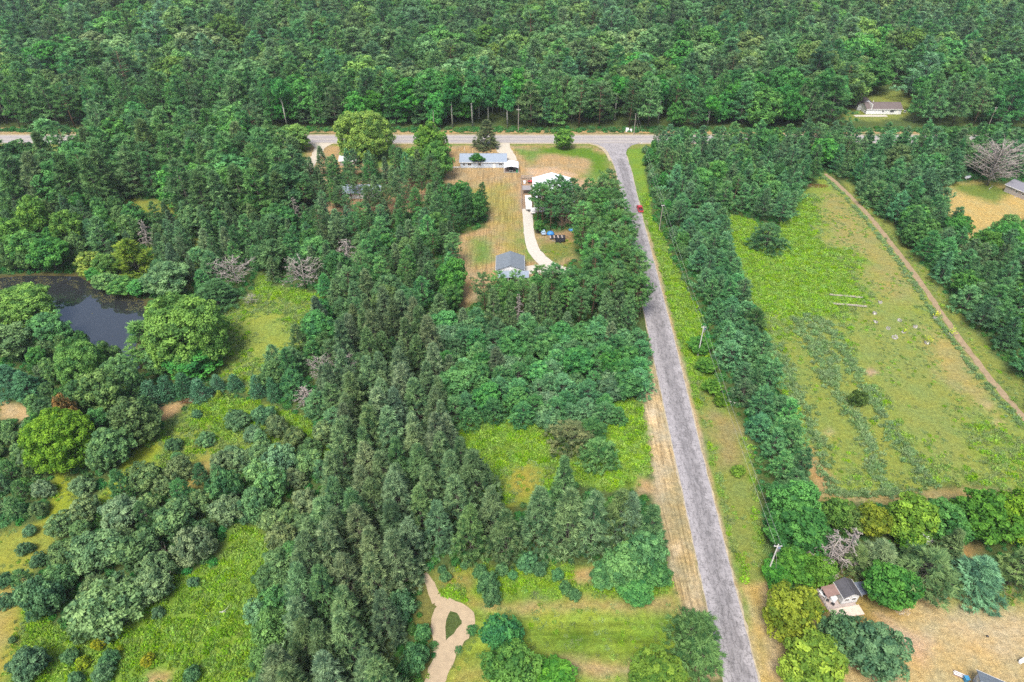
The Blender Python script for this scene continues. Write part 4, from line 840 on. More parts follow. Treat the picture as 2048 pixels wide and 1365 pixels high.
# the far wood: the nearest rows as single trees, the rest as one mass
def world_stand(kinds, x0, x1, y0, y1, sp, hh, label, **kw):
    poly = [(x0, y0), (x1, y0), (x1, y1), (x0, y1)]
    rng = np.random.default_rng(abs(int(x0*7+y0*3)) % 99991); n = int((x1-x0)*(y1-y0)/(sp*sp)*5)
    X = rng.uniform(x0, x1, n); Y = rng.uniform(y0, y1, n); ok = np.ones(n, bool)
    for ko in KEEP_OUT: 
        if max(p[1] for p in ko) > y0-5: ok &= ~in_poly(X, Y, ko)
    ks = list(kinds); pr = np.array([kinds[k] for k in ks], float)
    zone = vnoise(X, Y, 38, 5)
    for x, y, zn in zip(X[ok], Y[ok], zone[ok]):
        if not free(x, y, sp*rng.uniform(.85, 1.15)): continue
        p = pr.copy()
        for q, k in enumerate(ks):
            if k in (B, AS): p[q] *= max(.05, (zn-.25)*2.6)
        p /= p.sum(); k = ks[rng.choice(len(ks), p=p)]; h = rng.uniform(*hh)*HSC.get(k, 1)*rng.choice([.8, .95, 1., 1.15])
        j = rng.normal(0, .10); t = (kw.get('tints') or {}).get(k, (1, 1, 1)); t = tuple(c*(1+j)*(1+rng.normal(0, .05)) for c in t)
        tree(k, x, y, h, f"{PRETTY[k]} {label}", f"{PRETTY[k]}s {label}", t, kw.get('w', 1)*rng.uniform(.8, 1.4), own=False)
YE = G(1000, 257)[1]
world_stand({WP: .45, RP: .12, AS: .18, B: .25}, -330, 250, YE, YE+26, 6.4, (18, 23), 'at the front of the far wood along the county road', tints={WP: (0.95,1.05,0.85), B: (0.75,1.10,0.75), AS: (0.80,1.15,0.90)}, w=1.2)
world_stand({WP: .6, RP: .05, B: .35}, 250, 420, YS+12, YE+40, 6, (13, 18), 'around the white house at the upper right', tints={WP: (0.85,1.00,0.90), B: (0.90,1.15,0.90)})
n0 = len(TREES)
world_stand({WP: .50, RP: .03, AS: .05, B: .42}, -520, 520, YE+26, 640, 10.0, (19, 26), 'deep in the far wood', tints={}, w=1.38)
world_stand({WP: .7, B: .3}, -700, 700, 640, 900, 9.5, (17, 23), 'deep in the far wood', tints={WP: (0.95,1.10,1.00), B: (0.95,1.20,0.90)}, w=1.6)

LAND = [('beside the pond\'s far shore',60,560),('by the right bank of the pond',290,600),('near the very large light tree',370,700),('at the top of the light green clearing',560,560),('right of the light green clearing',640,680),
 ('beside the brown brush heap',640,800),('near the three cone-shaped spruces',380,790),('left of the green middle field',900,900),('at the tip of the green middle field',1010,1000),('just above the sand path',850,1130),('beside the sand loop',800,1240),
 ('at the bottom edge left of the sand loop',700,1340),('at the foot of the spruce stand\'s left side',600,1250),('in the heart of the spruce stand',760,980),('at the narrow top of the spruce stand',760,700),('on the left flank of the spruce stand',680,900),
 ('above the bright lower left meadow',450,1080),('around the rust-topped shrubs',320,1140),('at the left end of the lower thicket',90,1200),('beside the yellow-green path',200,1000),('near the yellow-green maple',120,940),('at the left edge, lower half',20,1000),
 ('near the small white cabin',1690,1160),('beside the lowest power pole',1560,1090),('along the middle of the long tree row',1520,800),('by the roadside power pole',1430,660),('at the upper end of the long tree row',1400,470),('opposite the red pickup',1340,410),
 ('near the junction\'s right corner',1310,310),('in the middle of the block above the right field',1500,340),('beside the reddish brush pile',1640,350),('at the start of the field track',1690,360),('right of the track, halfway down',1850,540),('right of the track, lower down',1960,680),
 ('at the right edge beside the field track',2040,760),('around the large bare tree',1960,320),('above the grey house',2040,300),('between track and dry clearing',1830,430),('at the corner of the grey-roofed garage',1000,600),('at the side road, halfway along the red pines',1240,520),
 ('near the top of the red pine plantation',1210,420),('beside the white barn',1110,440),('at the left edge of the mown lawn',930,450),('left of the garage lawn',900,570),('around the hidden pale-roofed house',720,400),('near the pale drive',600,350),
 ('close to the county road, left part',330,300),('by the small mossy clearing',290,410),('near the mobile home',120,350),('behind the pond',150,470),('beside the lime-green conifer',300,500),('in the mixed wood, middle part',560,500),('in the mixed wood near the lawn',800,520),
 ('at the top of the young thicket',1050,700),('in the middle of the young thicket',1080,770),('at the lower edge of the young thicket',1100,850),('in the thicket beside the side road',1260,740),('left part of the young thicket',900,760),
 ('behind the county road, far left',60,255),('behind the county road, left of the pale drive',400,255),('behind the county road, near the big bright tree',700,255),('behind the county road, above the blue-roofed house',960,255),('behind the county road, above the corner lawn',1130,255),('behind the county road, at the junction',1300,255),
 ('behind the long pine block',1500,255),('near the white house, left side',1690,240),('near the white house, right side',1850,240),('by the far right power pole',1990,240)]
LW = [(t_, *G(px, py)) for t_, px, py in LAND]
SHORT = {'white_pine': 'white pine', 'young_pine': 'bushy young pine', 'red_pine': 'red pine', 'spruce_tree': 'pointed spruce', 'small_spruce': 'small spruce', 'broadleaf_tree': 'round leafy tree', 'aspen_tree': 'pale-trunked aspen', 'round_shrub': 'rounded shrub', 'dead_tree': 'bare dead tree'}
def unique(ts):
    by = {}
    for t in ts: by.setdefault(t['label'], []).append(t)
    for l_, L_ in by.items():
        if len(L_) < 2: continue
        L_.sort(key=lambda t: t['x']/(t['y']*CT+HC*ST)); n = len(L_)
        nm = {2: ['left', 'right'], 3: ['leftmost', 'middle', 'rightmost']}.get(n) or ['leftmost', 'second from left', 'third from left', 'fourth from left', 'fifth from left', 'sixth from left'][:n-1]+['rightmost'] if n < 8 else None
        if nm:
            for t, q in zip(L_, nm): t['label'] = q+' '+l_
def relabel(ts):
    by = {}
    for t in ts: by.setdefault(t['group'], []).append(t)
    for g_, L_ in by.items():
        hs = sorted(t['h'] for t in L_); br = sorted(t['tint'][1] for t in L_); ws = sorted(t['w'] for t in L_)
        def third(v, a_, names): return names[0] if v <= a_[len(a_)//3] else names[2] if v >= a_[-max(1, len(a_)//3)] else names[1]
        seen = {}
        for t in L_:
            lm = min(LW, key=lambda q: math.hypot(q[1]-t['x'], q[2]-t['y']))[0]
            adj = [third(t['h'], hs, ('short', '', 'tall')), third(t['w'], ws, ('slim', '', 'broad')), third(t['tint'][1], br, ('dark', '', 'light'))] if len(L_) > 3 else ['', '', '']
            t['label'] = ' '.join((' '.join(a_ for a_ in adj if a_)+' '+SHORT[t['k']]+' '+lm.replace(',', '')).split())
            if len(t['label'].split()) < 4: t['label'] += ' in the wood'

# ------------------------------------------------------------------ build: single trees up to 300 of a kind, the rest as stuff
def inview(t):
    zc = t['y']*CT+HC*ST; yc = (HC-t['h']*.6)*CT-t['y']*ST
    if zc < 1: return False
    u = t['x']/zc*FPX; v = yc/zc*FPX
    return abs(u) < 1035 and abs(v) < 700
per = {}
for t in TREES: per.setdefault(t['k'], []).append(t)
own, rest = [], []
for k, L_ in per.items():
    hand = [t for t in L_ if t['own']]; oth = [t for t in L_ if not t['own']]
    vis = [t for t in oth if inview(t) and 'deep in' not in t['label']]
    vis.sort(key=lambda t: -t['h']*t['w']/math.hypot(t['x'], t['y'], HC))
    keep = vis[:max(0, 296-len(hand))]; ids = {id(t) for t in keep}
    own += hand+keep; rest += [t for t in oth if id(t) not in ids]
def pick_variant(t, rng):
    if t['v'] is not None: return t['v']
    return int(rng.integers(0, NSTD.get(t['k'], len(PROTO[t['k']]))))
relabel([t for t in own if not t['own']]); relabel([t for t in own if t['own'] and t['group']]); unique(own)
rng = np.random.default_rng(5)
for t in own:
    v = pick_variant(t, rng); crown, trunk, H = PROTO[t['k']][v]; s = t['h']/H; sx = s*t['w']
    e = bpy.data.objects.new(t['k'], None); C.collection.objects.link(e)
    e.location = (t['x'], t['y'], 0); e.scale = (sx, sx, s); e.rotation_euler = (0, 0, t['r']); e.empty_display_size = .5
    cat = 'shrub' if t['k'] == 'round_shrub' else 'tree'
    tag(e, t['label'], cat, t['group'])
    c_ = link('branches' if t['k'] == 'dead_tree' else 'crown', crown, e); c_.color = (*t['tint'], 1)
    link('trunk', trunk, e)
cols = {}
for k in PROTO:
    if k == 'dead_tree': continue
    cols[k] = proto_coll('far_'+k, [joined(c_, t_) for c_, t_, _ in PROTO[k][:NSTD.get(k, 99)]])
FARN = {'white_pine': ('far_wood_pines', 'dense wood of tall pines filling the land beyond the county road'), 'broadleaf_tree': ('far_wood_leafy_trees', 'rounded leafy trees mixed through the dense wood beyond the county road')}
for k, L_ in per.items():
    R2 = [t for t in rest if t['k'] == k]
    if not R2 or k == 'dead_tree': continue
    vs = [pick_variant(t, rng) for t in R2]
    sc = [t['h']/NOM[k][v] for t, v in zip(R2, vs)]
    nm, lb = FARN.get(k, ('woodland_'+k.split('_')[0]+'s', PRETTY[k]+'s crowded together in the far part of the woods'))
    o = scatter(nm, [(t['x'], t['y'], 0) for t in R2], [t['r'] for t in R2], [(s*t['w'], s*t['w'], s) for s, t in zip(sc, R2)], vs, cols[k], lb, 'woodland')
print('TREES own', len(own), 'rest', len(rest), {k: len([t for t in own if t['k'] == k]) for k in per})
# ------------------------------------------------------------------ buildings and things
def siding(name, colr, col2=None, period=.18, vertical=False, rough=.6, depth=.5):
    m, nt, bs = new_mat(name); co = objco(nt); f = noise(nt, 1.3, 5, .6, vec=co)
    c2 = col2 or tuple(c*.78 for c in colr)
    nt.links.new(mix(nt, ramp(nt, f, [(.4, 0.), (.75, 1.)]), colr, c2), bs.inputs['Base Color']); bs.inputs['Roughness'].default_value = rough
    wv = N(nt, 'TexWave', bands_direction='X' if vertical else 'Z', wave_profile='SAW'); wv.inputs['Scale'].default_value = .314/period; nt.links.new(co, wv.inputs[0])
    bump(nt, bs, wv.outputs['Fac'], depth, .03); return m
M['wall_white'] = siding('white_siding', (.58,.59,.60)); M['wall_pale'] = siding('pale_blue_siding', (.40,.45,.51)); M['wall_tan'] = siding('grey_tan_siding', (.30,.27,.25))
M['roof_blue'] = siding('blue_grey_metal_roof', (.20,.24,.29), (.17,.205,.25), .45, True, .4); M['roof_white'] = siding('white_metal_roof', (.60,.62,.64), (.54,.56,.59), .5, True, .35)
M['shingle_grey'] = mat('grey_shingles', (.13,.155,.18), .85, var=.12, scale=1.5, bmp=.3); M['shingle_brown'] = mat('brown_shingles', (.115,.092,.09), .9, var=.12, scale=1.2, bmp=.3)
M['shingle_dark'] = mat('dark_shingles', (.065,.065,.075), .85, var=.15, scale=1.5, bmp=.3); M['roof_rust'] = mat('brown_porch_roof', (.22,.14,.12), .7, var=.15, scale=1.4)
M['trim'] = mat('white_trim', (.62,.62,.61), .5, var=.04); M['glass'] = mat('dark_glass', (.03,.035,.045), .12, var=.05, spec=.8)
M['dark'] = mat('dark_metal', (.035,.035,.04), .5, var=.1); M['tyre'] = mat('rubber', (.025,.025,.025), .8, var=.1); M['chrome'] = mat('bright_metal', (.55,.56,.58), .3, .9, var=.05)
M['red'] = mat('dark_red_paint', (.36,.02,.025), .28, var=.05, spec=.6); M['redplastic'] = mat('red_plastic', (.42,.05,.04), .5, var=.1); M['blue'] = mat('blue_tarp', (.03,.19,.50), .5, var=.15); M['bluebin'] = mat('blue_bin', (.04,.22,.40), .5, var=.1)
M['black'] = mat('black_paint', (.02,.022,.028), .3, var=.05, spec=.6); M['wood'] = mat('weathered_wood', (.36,.32,.27), .85, var=.2, scale=2); M['deck'] = mat('grey_brown_deck', (.34,.285,.26), .85, var=.12, scale=1.5); M['newwood'] = mat('pale_new_boards', (.55,.45,.37), .8, var=.1, scale=1.5)
M['pole'] = mat('pole_wood', (.30,.26,.22), .9, var=.2, scale=1.2); M['palepole'] = mat('pale_pole_wood', (.50,.48,.45), .85, var=.15, scale=1.2); M['green'] = mat('green_plastic', (.03,.22,.09), .5, var=.1); M['yellow'] = mat('yellow_plastic', (.62,.42,.03), .5, var=.1)
M['tank'] = mat('white_tank_paint', (.58,.60,.62), .4, var=.05); M['stone'] = mat('stacked_wood_grey', (.40,.37,.36), .9, var=.3, scale=5); M['wire'] = mat('wire', (.40,.40,.36), .5, var=.05); M['orange'] = mat('orange_plastic', (.6,.16,.03), .5, var=.1)

def gable(name, label, cat, x, y, L, W, hw, rise, rz, wall, roof, over=.45, openings=(), door=None, base=0., trim=True, chimney=None):
    """gabled building, ridge along its own x; openings = (face, along, z, w, h, kind)"""
    t = thing(name, label, cat, (x, y, 0), rz)
    l, w_ = L/2, W/2
    mb = MB(); mb.add([(-l,-w_,base),(l,-w_,base),(l,w_,base),(-l,w_,base),(-l,-w_,hw),(l,-w_,hw),(l,w_,hw),(-l,w_,hw),(-l,0,hw+rise),(l,0,hw+rise)],
        [(0,1,5,4),(2,3,7,6),(1,2,6,9,5),(3,0,4,8,7),(3,2,1,0)]); mb.build('wall', wall, t)
    k = rise/w_; th = .14
    for s in (-1, 1):
        e = s*(w_+over); ze = hw-over*k+.05
        r = MB(); lo = l+over; zr = hw+rise+.05
        r.add([(-lo,e,ze),(lo,e,ze),(lo,0,zr),(-lo,0,zr),(-lo,e,ze+th),(lo,e,ze+th),(lo,0,zr+th),(-lo,0,zr+th)], [(0,1,2,3),(7,6,5,4),(0,4,5,1),(1,5,6,2),(3,7,4,0)] if s < 0 else [(3,2,1,0),(4,5,6,7),(1,5,4,0),(2,6,5,1),(0,4,7,3)])
        ro = r.build('roof', roof, t)
        if trim:
            g = MB(); g.box(-lo-.02, lo+.02, e-.03 if s < 0 else e-.09, e+.09 if s < 0 else e+.03, ze-.06, ze+th+.01); g.build('gutter', M['trim'], t)
    rc = MB(); rc.box(-l-over+.02, l+over-.02, -.14, .14, hw+rise+.12, hw+rise+.22); rc.build('ridge_cap', roof, t)
    for (face, a, z, ww, hh, kind) in openings:
        ang = {'s': 0, 'e': math.pi/2, 'n': math.pi, 'w': -math.pi/2}[face]; d = w_ if face in 'sn' else l
        ca, sa = math.cos(ang), math.sin(ang)
        def tr(m_): m_.v = [(px*ca-py*sa, px*sa+py*ca, pz) for px, py, pz in m_.v]
        f = MB(); q = .09
        for bx in ((a-ww/2-q, a-ww/2, z-q, z+hh+q), (a+ww/2, a+ww/2+q, z-q, z+hh+q), (a-ww/2, a+ww/2, z-q, z), (a-ww/2, a+ww/2, z+hh, z+hh+q)): f.box(bx[0], bx[1], -d-.06, -d+.02, bx[2], bx[3])
        tr(f)
        if kind == 'window':
            fo = f.build('window', M['trim'], t); p = MB(); p.box(a-ww/2, a+ww/2, -d-.03, -d+.01, z, z+hh); p.box(a-.025, a+.025, -d-.045, -d-.031, z, z+hh, 1); tr(p); p.build('pane', [M['glass'], M['trim']], fo)
        elif kind == 'door':
            fo = f.build('door', M['trim'], t); p = MB(); p.box(a-ww/2, a+ww/2, -d-.04, -d+.01, z, z+hh); tr(p); p.build('door_leaf', M['trim'], fo); h_ = MB(); h_.box(a+ww/2-.14, a+ww/2-.08, -d-.09, -d-.041, z+.95, z+1.02); tr(h_); h_.build('handle', M['dark'], fo)
        elif kind == 'garage':
            fo = f.build('garage_door', M['trim'], t); p = MB()
            for r_ in range(4): p.box(a-ww/2, a+ww/2, -d-.03, -d+.01, z+hh*r_/4+.01, z+hh*(r_+1)/4-.01)
            tr(p); p.build('door_panels', M['trim'], fo)
    if chimney: c = MB(); c.cbox(chimney[0], chimney[1], hw+rise*.9+.3, .5, .5, 1.3); c.build('chimney', M['stone'], t)
    return t
def vehicle(name, label, x, y, rz, paint, L=5.4, W=1.9, kind='pickup'):
    t = thing(name, label, 'pickup' if kind == 'pickup' else 'car', (x, y, 0), rz); w_ = W/2     # nose towards +x
    b = MB(); n = 12
    def sec(xx, z0, z1, ww, tuck=.12): return [(xx,-ww+.04,z0),(xx,-ww,z0+.12),(xx,-ww,z1-.14),(xx,-ww+tuck,z1),(xx,ww-tuck,z1),(xx,ww,z1-.14),(xx,ww,z0+.12),(xx,ww-.04,z0)]
    h = L/2; hood = 1.12 if kind == 'pickup' else .98
    secs = [sec(-h, .48, .98, w_*.93), sec(-h+.12, .38, 1.06, w_), sec(-h+.5, .36, 1.08, w_), sec(-.2, .34, 1.08, w_), sec(.9, .34, hood, w_), sec(h-.9, .36, hood-.05, w_), sec(h-.2, .40, hood-.18, w_*.96), sec(h, .50, hood-.36, w_*.88)]
    b.loft(secs[::-1]); b.build('body', paint, t, smooth=False)
    def cab(x0, x1, x2, x3, z0, z1, ww):   # base rear, top rear, top front, base front
        c = MB(); c.loft([[(x0,-ww,z0),(x3,-ww,z0),(x3,ww,z0),(x0,ww,z0)], [(x0+(x1-x0)*.8,-ww*.9,z0+(z1-z0)*.86),(x3-(x3-x2)*.8,-ww*.9,z0+(z1-z0)*.86),(x3-(x3-x2)*.8,ww*.9,z0+(z1-z0)*.86),(x0+(x1-x0)*.8,ww*.9,z0+(z1-z0)*.86)], [(x1,-ww*.8,z1),(x2,-ww*.8,z1),(x2,ww*.8,z1),(x1,ww*.8,z1)]]); return c.build('cab', paint, t)
    if kind == 'pickup': cx0, cx1, cx2, cx3, zt = -.95, -.75, .75, 1.45, 1.82
    else: cx0, cx1, cx2, cx3, zt = -h+.25, -h+.9, .6, 1.35, 1.46
    cb = cab(cx0, cx1, cx2, cx3, 1.04, zt, w_*.9)
    # glass panels set 2-3 mm proud
    z0, z1 = 1.12, zt-.14; k = .8*(z1-1.04)/(.86*(zt-1.04)); k0 = .8*(z0-1.04)/(.86*(zt-1.04))
    def quad(nm, P): q = MB(); q.add(P, [(0,1,2,3),(3,2,1,0)]); q.build(nm, M['glass'], cb)
    yo = lambda z: w_*.9*(1-.1*(z-1.04)/(.86*(zt-1.04)))+.008
    xf = lambda kk: cx3-(cx3-cx2)*kk+.012; xr = lambda kk: cx0+(cx1-cx0)*kk-.012
    quad('windscreen', [(xf(k0),-yo(z0)+.08,z0),(xf(k0),yo(z0)-.08,z0),(xf(k),yo(z1)-.1,z1),(xf(k),-yo(z1)+.1,z1)])
    quad('rear_window', [(xr(k0),-yo(z0)+.08,z0),(xr(k0),yo(z0)-.08,z0),(xr(k),yo(z1)-.1,z1),(xr(k),-yo(z1)+.1,z1)])
    for s in (-1, 1):
        m_ = (cx0+cx3)/2
        for a_, b_ in ((xr(k0)+.15, m_-.06), (m_+.02, xf(k0)-.18)): quad('side_window', [(a_,s*yo(z0),z0),(b_,s*yo(z0),z0),(min(b_, xf(k)-.12),s*yo(z1),z1),(max(a_, xr(k)+.12),s*yo(z1),z1)])
    if kind == 'pickup':
        bd = MB(); bd.box(-h+.14, -1.05, -w_+.16, w_-.16, 1.082, 1.09); bd.build('bed_floor', M['dark'], t)
        tg_ = MB(); tg_.box(-h+.06, -h+.14, -w_+.12, w_-.12, 1.05, 1.16); [tg_.box(-h+.1, -1.0, s*(w_-.11)-.05, s*(w_-.11)+.05, 1.05, 1.16) for s in (-1, 1)]; tg_.build('bed_rails', paint, t)
    for sx in (-h+1.05, h-1.0):
        for s in (-1, 1):
            wh = MB(); c_ = (sx, s*(w_-.12), .36); ring = lambda yy, rr: [(c_[0]+rr*math.cos(2*math.pi*j/14), c_[1]+yy, c_[2]+rr*math.sin(2*math.pi*j/14)) for j in range(14)]
            wh.loft([ring(-.13, .33), ring(-.11, .36), ring(.11, .36), ring(.13, .33)]); wo = wh.build('wheel', M['tyre'], t)
            rm = MB(); rm.loft([ring(s*.131-.004, .2), ring(s*.131+.006, .19)]); rm.build('rim', M['chrome'], wo)
    for s in (-1, 1):
        a = MB(); a.box(h-.1, h+.02, s*w_*.66-.16, s*w_*.66+.16, .62, .74); a.build('headlight', M['tank'], t)
        a = MB(); a.box(-h-.02, -h+.08, s*w_*.78-.08, s*w_*.78+.08, .72, .95); a.build('tail_light', M['redplastic'], t)
        a = MB(); a.box(cx3-.5, cx3-.3, s*(w_+.02), s*(w_+.17), 1.12, 1.28); a.build('mirror', M['black'], t)
    a = MB(); a.box(-h-.07, -h+.05, -w_*.9, w_*.9, .42, .58); a.build('bumper', M['chrome'], t)
    return t
def mid(*ps): return (sum(p[0] for p in ps)/len(ps), sum(p[1] for p in ps)/len(ps))

# blue-roofed ranch house
a, b = G(921, 336), G(1012, 336); L1 = b[0]-a[0]
HH = gable('ranch_house', 'long low house with blue-grey metal roof and pale walls near the county road', 'house', (a[0]+b[0])/2, a[1]+4.6, L1, 9.2, 2.7, 1.9, 0, M['wall_pale'], M['roof_blue'],
    openings=[('s', L1*.24, .05, 1.0, 2.0, 'door'), ('s', L1*.38, 1.3, 1.5, .7, 'window'), ('s', -L1*.08, 1.1, 1.2, 1.0, 'window'), ('s', -L1*.3, 1.1, 1.6, 1.0, 'window'), ('s', -L1*.42, 1.1, .9, .9, 'window'), ('e', 0, 1.1, 1.2, 1.0, 'window'), ('n', 0, 1.1, 1.6, 1.0, 'window')])
v = MB(); v.cyl(L1*.34, 1.2, 3.9, 4.6, .12); v.build('roof_vent', M['dark'], HH)
st = MB(); st.box(-L1/2-4.2, -L1/2-.3, -4.9, -3.6, 0, .18); st.build('concrete_step', M['concrete'], HH)
# carport
a, b = G(1008, 347), G(1037, 347); w_ = b[0]-a[0]; cx, cy = (a[0]+b[0])/2, a[1]
t = thing('metal_carport', 'white metal carport with a dark car parked inside', 'carport', (cx, cy, 0))
r = MB(); n = 9; Lc = 7.0
prof = [(-w_/2-.1, 2.1), (-w_/2+.05, 2.45), (-w_/4, 2.85), (0, 3.1), (w_/4, 2.85), (w_/2-.05, 2.45), (w_/2+.1, 2.1)]
for (x0, z0), (x1, z1) in zip(prof[:-1], prof[1:]): r.add([(x0,0,z0),(x1,0,z1),(x1,Lc,z1),(x0,Lc,z0),(x0,0,z0+.06),(x1,0,z1+.06),(x1,Lc,z1+.06),(x0,Lc,z0+.06)], [(3,2,1,0),(4,5,6,7),(0,1,5,4),(2,3,7,6)])
r.build('roof', M['roof_white'], t)
for s in (-1, 1):
    for q in range(5): p = MB(); p.box(s*w_/2-.04, s*w_/2+.04, q*(Lc-.2)/4+.05, q*(Lc-.2)/4+.13, 0, 2.3); p.build('post', M['trim'], t)
p = MB(); p.box(-w_/2+.1, w_/2-.1, Lc-.12, Lc-.06, 0, 2.4); p.build('back_wall', mat('tan_board', (.42,.34,.30), .8), t)
p = MB(); p.box(-w_/2, w_/2, .2, .25, .3, .36); p.build('rail', M['green'], t)
sheet('carport_floor', [(cx-w_/2, cy+.3), (cx+w_/2, cy+.3), (cx+w_/2, cy+Lc), (cx-w_/2, cy+Lc)], .006, mat('carport_dirt', (.30,.235,.20), .9))
vehicle('parked_car', 'black car parked nose out inside the white carport', cx, cy+3.0, -math.pi/2, M['black'], 4.4, 1.8, 'car')
def bin_(x, y, label, material, s=1.0, name='rubbish_bin'):
    t = thing(name, label, 'bin', (x, y, 0)); b = MB(); b.loft([[(-.27*s,-.3*s,.05),(.27*s,-.3*s,.05),(.27*s,.3*s,.05),(-.27*s,.3*s,.05)], [(-.34*s,-.38*s,1.0*s),(.34*s,-.38*s,1.0*s),(.34*s,.38*s,1.0*s),(-.34*s,.38*s,1.0*s)]]); b.build('body', material, t)
    l = MB(); l.bevel_box(-.37*s, .37*s, -.42*s, .42*s, 1.0*s, 1.1*s, .03); l.build('lid', material, t)
    for q in (-1, 1): w = MB(); w.tube([(q*.3*s, .34*s, .11), (q*.36*s, .34*s, .11)], .11, 8); w.build('wheel', M['tyre'], t)
bin_(cx+w_/2-.7, cy+.9, 'green bin at the right side of the carport opening', M['green']); bin_(cx+w_/2-.75, cy+2.1, 'dark green bin behind the front one in the carport', mat('dark_green_plastic', (.02,.12,.07), .5))
# white barn
yb0, yb1 = G(1067, 408, 3.6)[1], G(1067, 357, 3.6)[1]; xl = G(1067, 380, 3.6)[0]; xr_ = xl+15.6
gable('metal_barn', 'large white metal barn half hidden behind the clump of red pines', 'barn', (xl+xr_)/2, (yb0+yb1)/2, yb1-yb0, xr_-xl, 3.7, 2.2, math.pi/2, M['wall_white'], M['roof_white'],
    openings=[('w', 0, .05, 3.6, 3.0, 'garage'), ('w', 4.6, .05, 1.0, 2.1, 'door'), ('n', 3, 1.2, 1.2, .9, 'window'), ('n', -4, 1.2, 1.2, .9, 'window')], over=.25)
# fenced yard beside the barn
fx, fy0, fy1 = G(1044, 418)[0], G(1044, 418)[1], G(1044, 358)[1]
t = thing('yard_fence', 'dark wooden fence around the narrow yard left of the white barn', 'fence', (fx, fy0, 0)); Lf = fy1-fy0
for q in range(15): p = MB(); p.box(-.05, .05, q*Lf/14-.05, q*Lf/14+.05, 0, 1.6); p.build('post', M['wood'], t)
for q in range(8): p = MB(); p.box(q*.72-.05, q*.72+.05, Lf+.06, Lf+.14, 0, 1.6); p.build('post', M['wood'], t)
for z in (.35, .8, 1.25, 1.5): p = MB(); p.box(-.08, -.055, 0, Lf, z, z+.14); p.build('rail', M['wood'], t); p = MB(); p.box(0, 5.2, Lf-.04, Lf+.04, z, z+.14); p.build('rail', M['wood'], t)
cx, cy = mid(G(1052, 386, 3), G(1062, 414, 3)); t = thing('camper_trailer', 'long white camper trailer parked beside the white barn', 'camper', (cx, cy, 0), R_(1))
b = MB(); b.loft([[(-1.2,-4.3+q,z),(1.2,-4.3+q,z),(1.2,4.3-q2,z),(-1.2,4.3-q2,z)] for z, q, q2 in ((.55,.35,.2),(.9,0,0),(2.6,0,0),(2.95,.35,.1))]); b.build('body', M['trim'], t)
for yy in (-2.6, .8, 2.9): a = MB(); a.bevel_box(-.35, .35, yy-.35, yy+.35, 2.952, 3.12, .05); a.build('roof_vent', M['chrome'] if yy > 0 else M['trim'], t)
a = MB(); a.bevel_box(-.5, .5, -1.1, -.1, 2.952, 3.2, .08); a.build('air_conditioner', M['tank'], t)
for yy in (-2.2, .4, 2.4): a = MB(); a.box(-1.225, -1.2, yy-.5, yy+.5, 1.5, 2.1); a.build('window', M['glass'], t)
for yy in (-.5, .4):
    for s in (-1, 1): a = MB(); a.tube([(s*.95, yy, .36), (s*1.15, yy, .36)], .36, 12); a.build('wheel', M['tyre'], t)
a = MB(); a.tube([(-.7,-4.2,.6),(0,-5.4,.55)], .06); a.tube([(.7,-4.2,.6),(0,-5.4,.55)], .06); a.box(-.18,.18,-5.0,-4.6,.55,.95); a.build('tow_hitch', M['dark'], t)
cx, cy = G(1054, 377, 2); t = thing('lean_to_shelter', 'small grey-roofed shelter behind the camper trailer', 'shelter', (cx, cy, 0))
a = MB(); a.add([(-1.9,-1.7,2.0),(1.9,-1.7,2.0),(1.9,1.7,2.4),(-1.9,1.7,2.4),(-1.9,-1.7,2.08),(1.9,-1.7,2.08),(1.9,1.7,2.48),(-1.9,1.7,2.48)], [(3,2,1,0),(4,5,6,7),(0,1,5,4),(1,2,6,5),(2,3,7,6),(3,0,4,7)]); a.build('roof', mat('grey_board', (.22,.21,.21), .8), t)
for sx in (-1.7, 1.7):
    for sy in (-1.5, 1.5): a = MB(); a.box(sx-.05, sx+.05, sy-.05, sy+.05, 0, 2.05); a.build('post', M['wood'], t)
cx, cy = G(1061, 366); t = thing('yard_tractor', 'red garden tractor in the fenced yard left of the barn', 'tractor', (cx, cy, 0), .2)
a = MB(); a.bevel_box(-1.1, 1.0, -.55, .55, .45, 1.0, .1); a.build('body', M['redplastic'], t); a = MB(); a.bevel_box(-.9, -.4, -.28, .28, 1.0, 1.35, .08); a.build('seat', M['black'], t); a = MB(); a.tube([(-.1, 0, 1.0), (-.25, 0, 1.45)], .04); a.build('steering_column', M['dark'], t)
for sx, rr in ((-.75, .42), (.7, .28)):
    for s in (-1, 1): a = MB(); a.tube([(sx, s*.5, rr), (sx, s*.75, rr)], rr, 12); a.build('wheel', M['tyre'], t)
cx, cy = G(1049, 367); t = thing('storage_tote', 'small white plastic tote in the fenced yard', 'tote', (cx, cy, 0)); a = MB(); a.bevel_box(-.5,.5,-.6,.6,0,1.1,.08); a.build('tank', M['tank'], t); a = MB(); a.cyl(0,0,1.1,1.18,.15); a.build('cap', M['dark'], t)
cx, cy = G(1063, 424); vehicle('parked_van', 'white vehicle half under the trees behind the camper trailer', cx+.6, cy, math.pi/2, M['trim'], 4.8, 1.9, 'car')
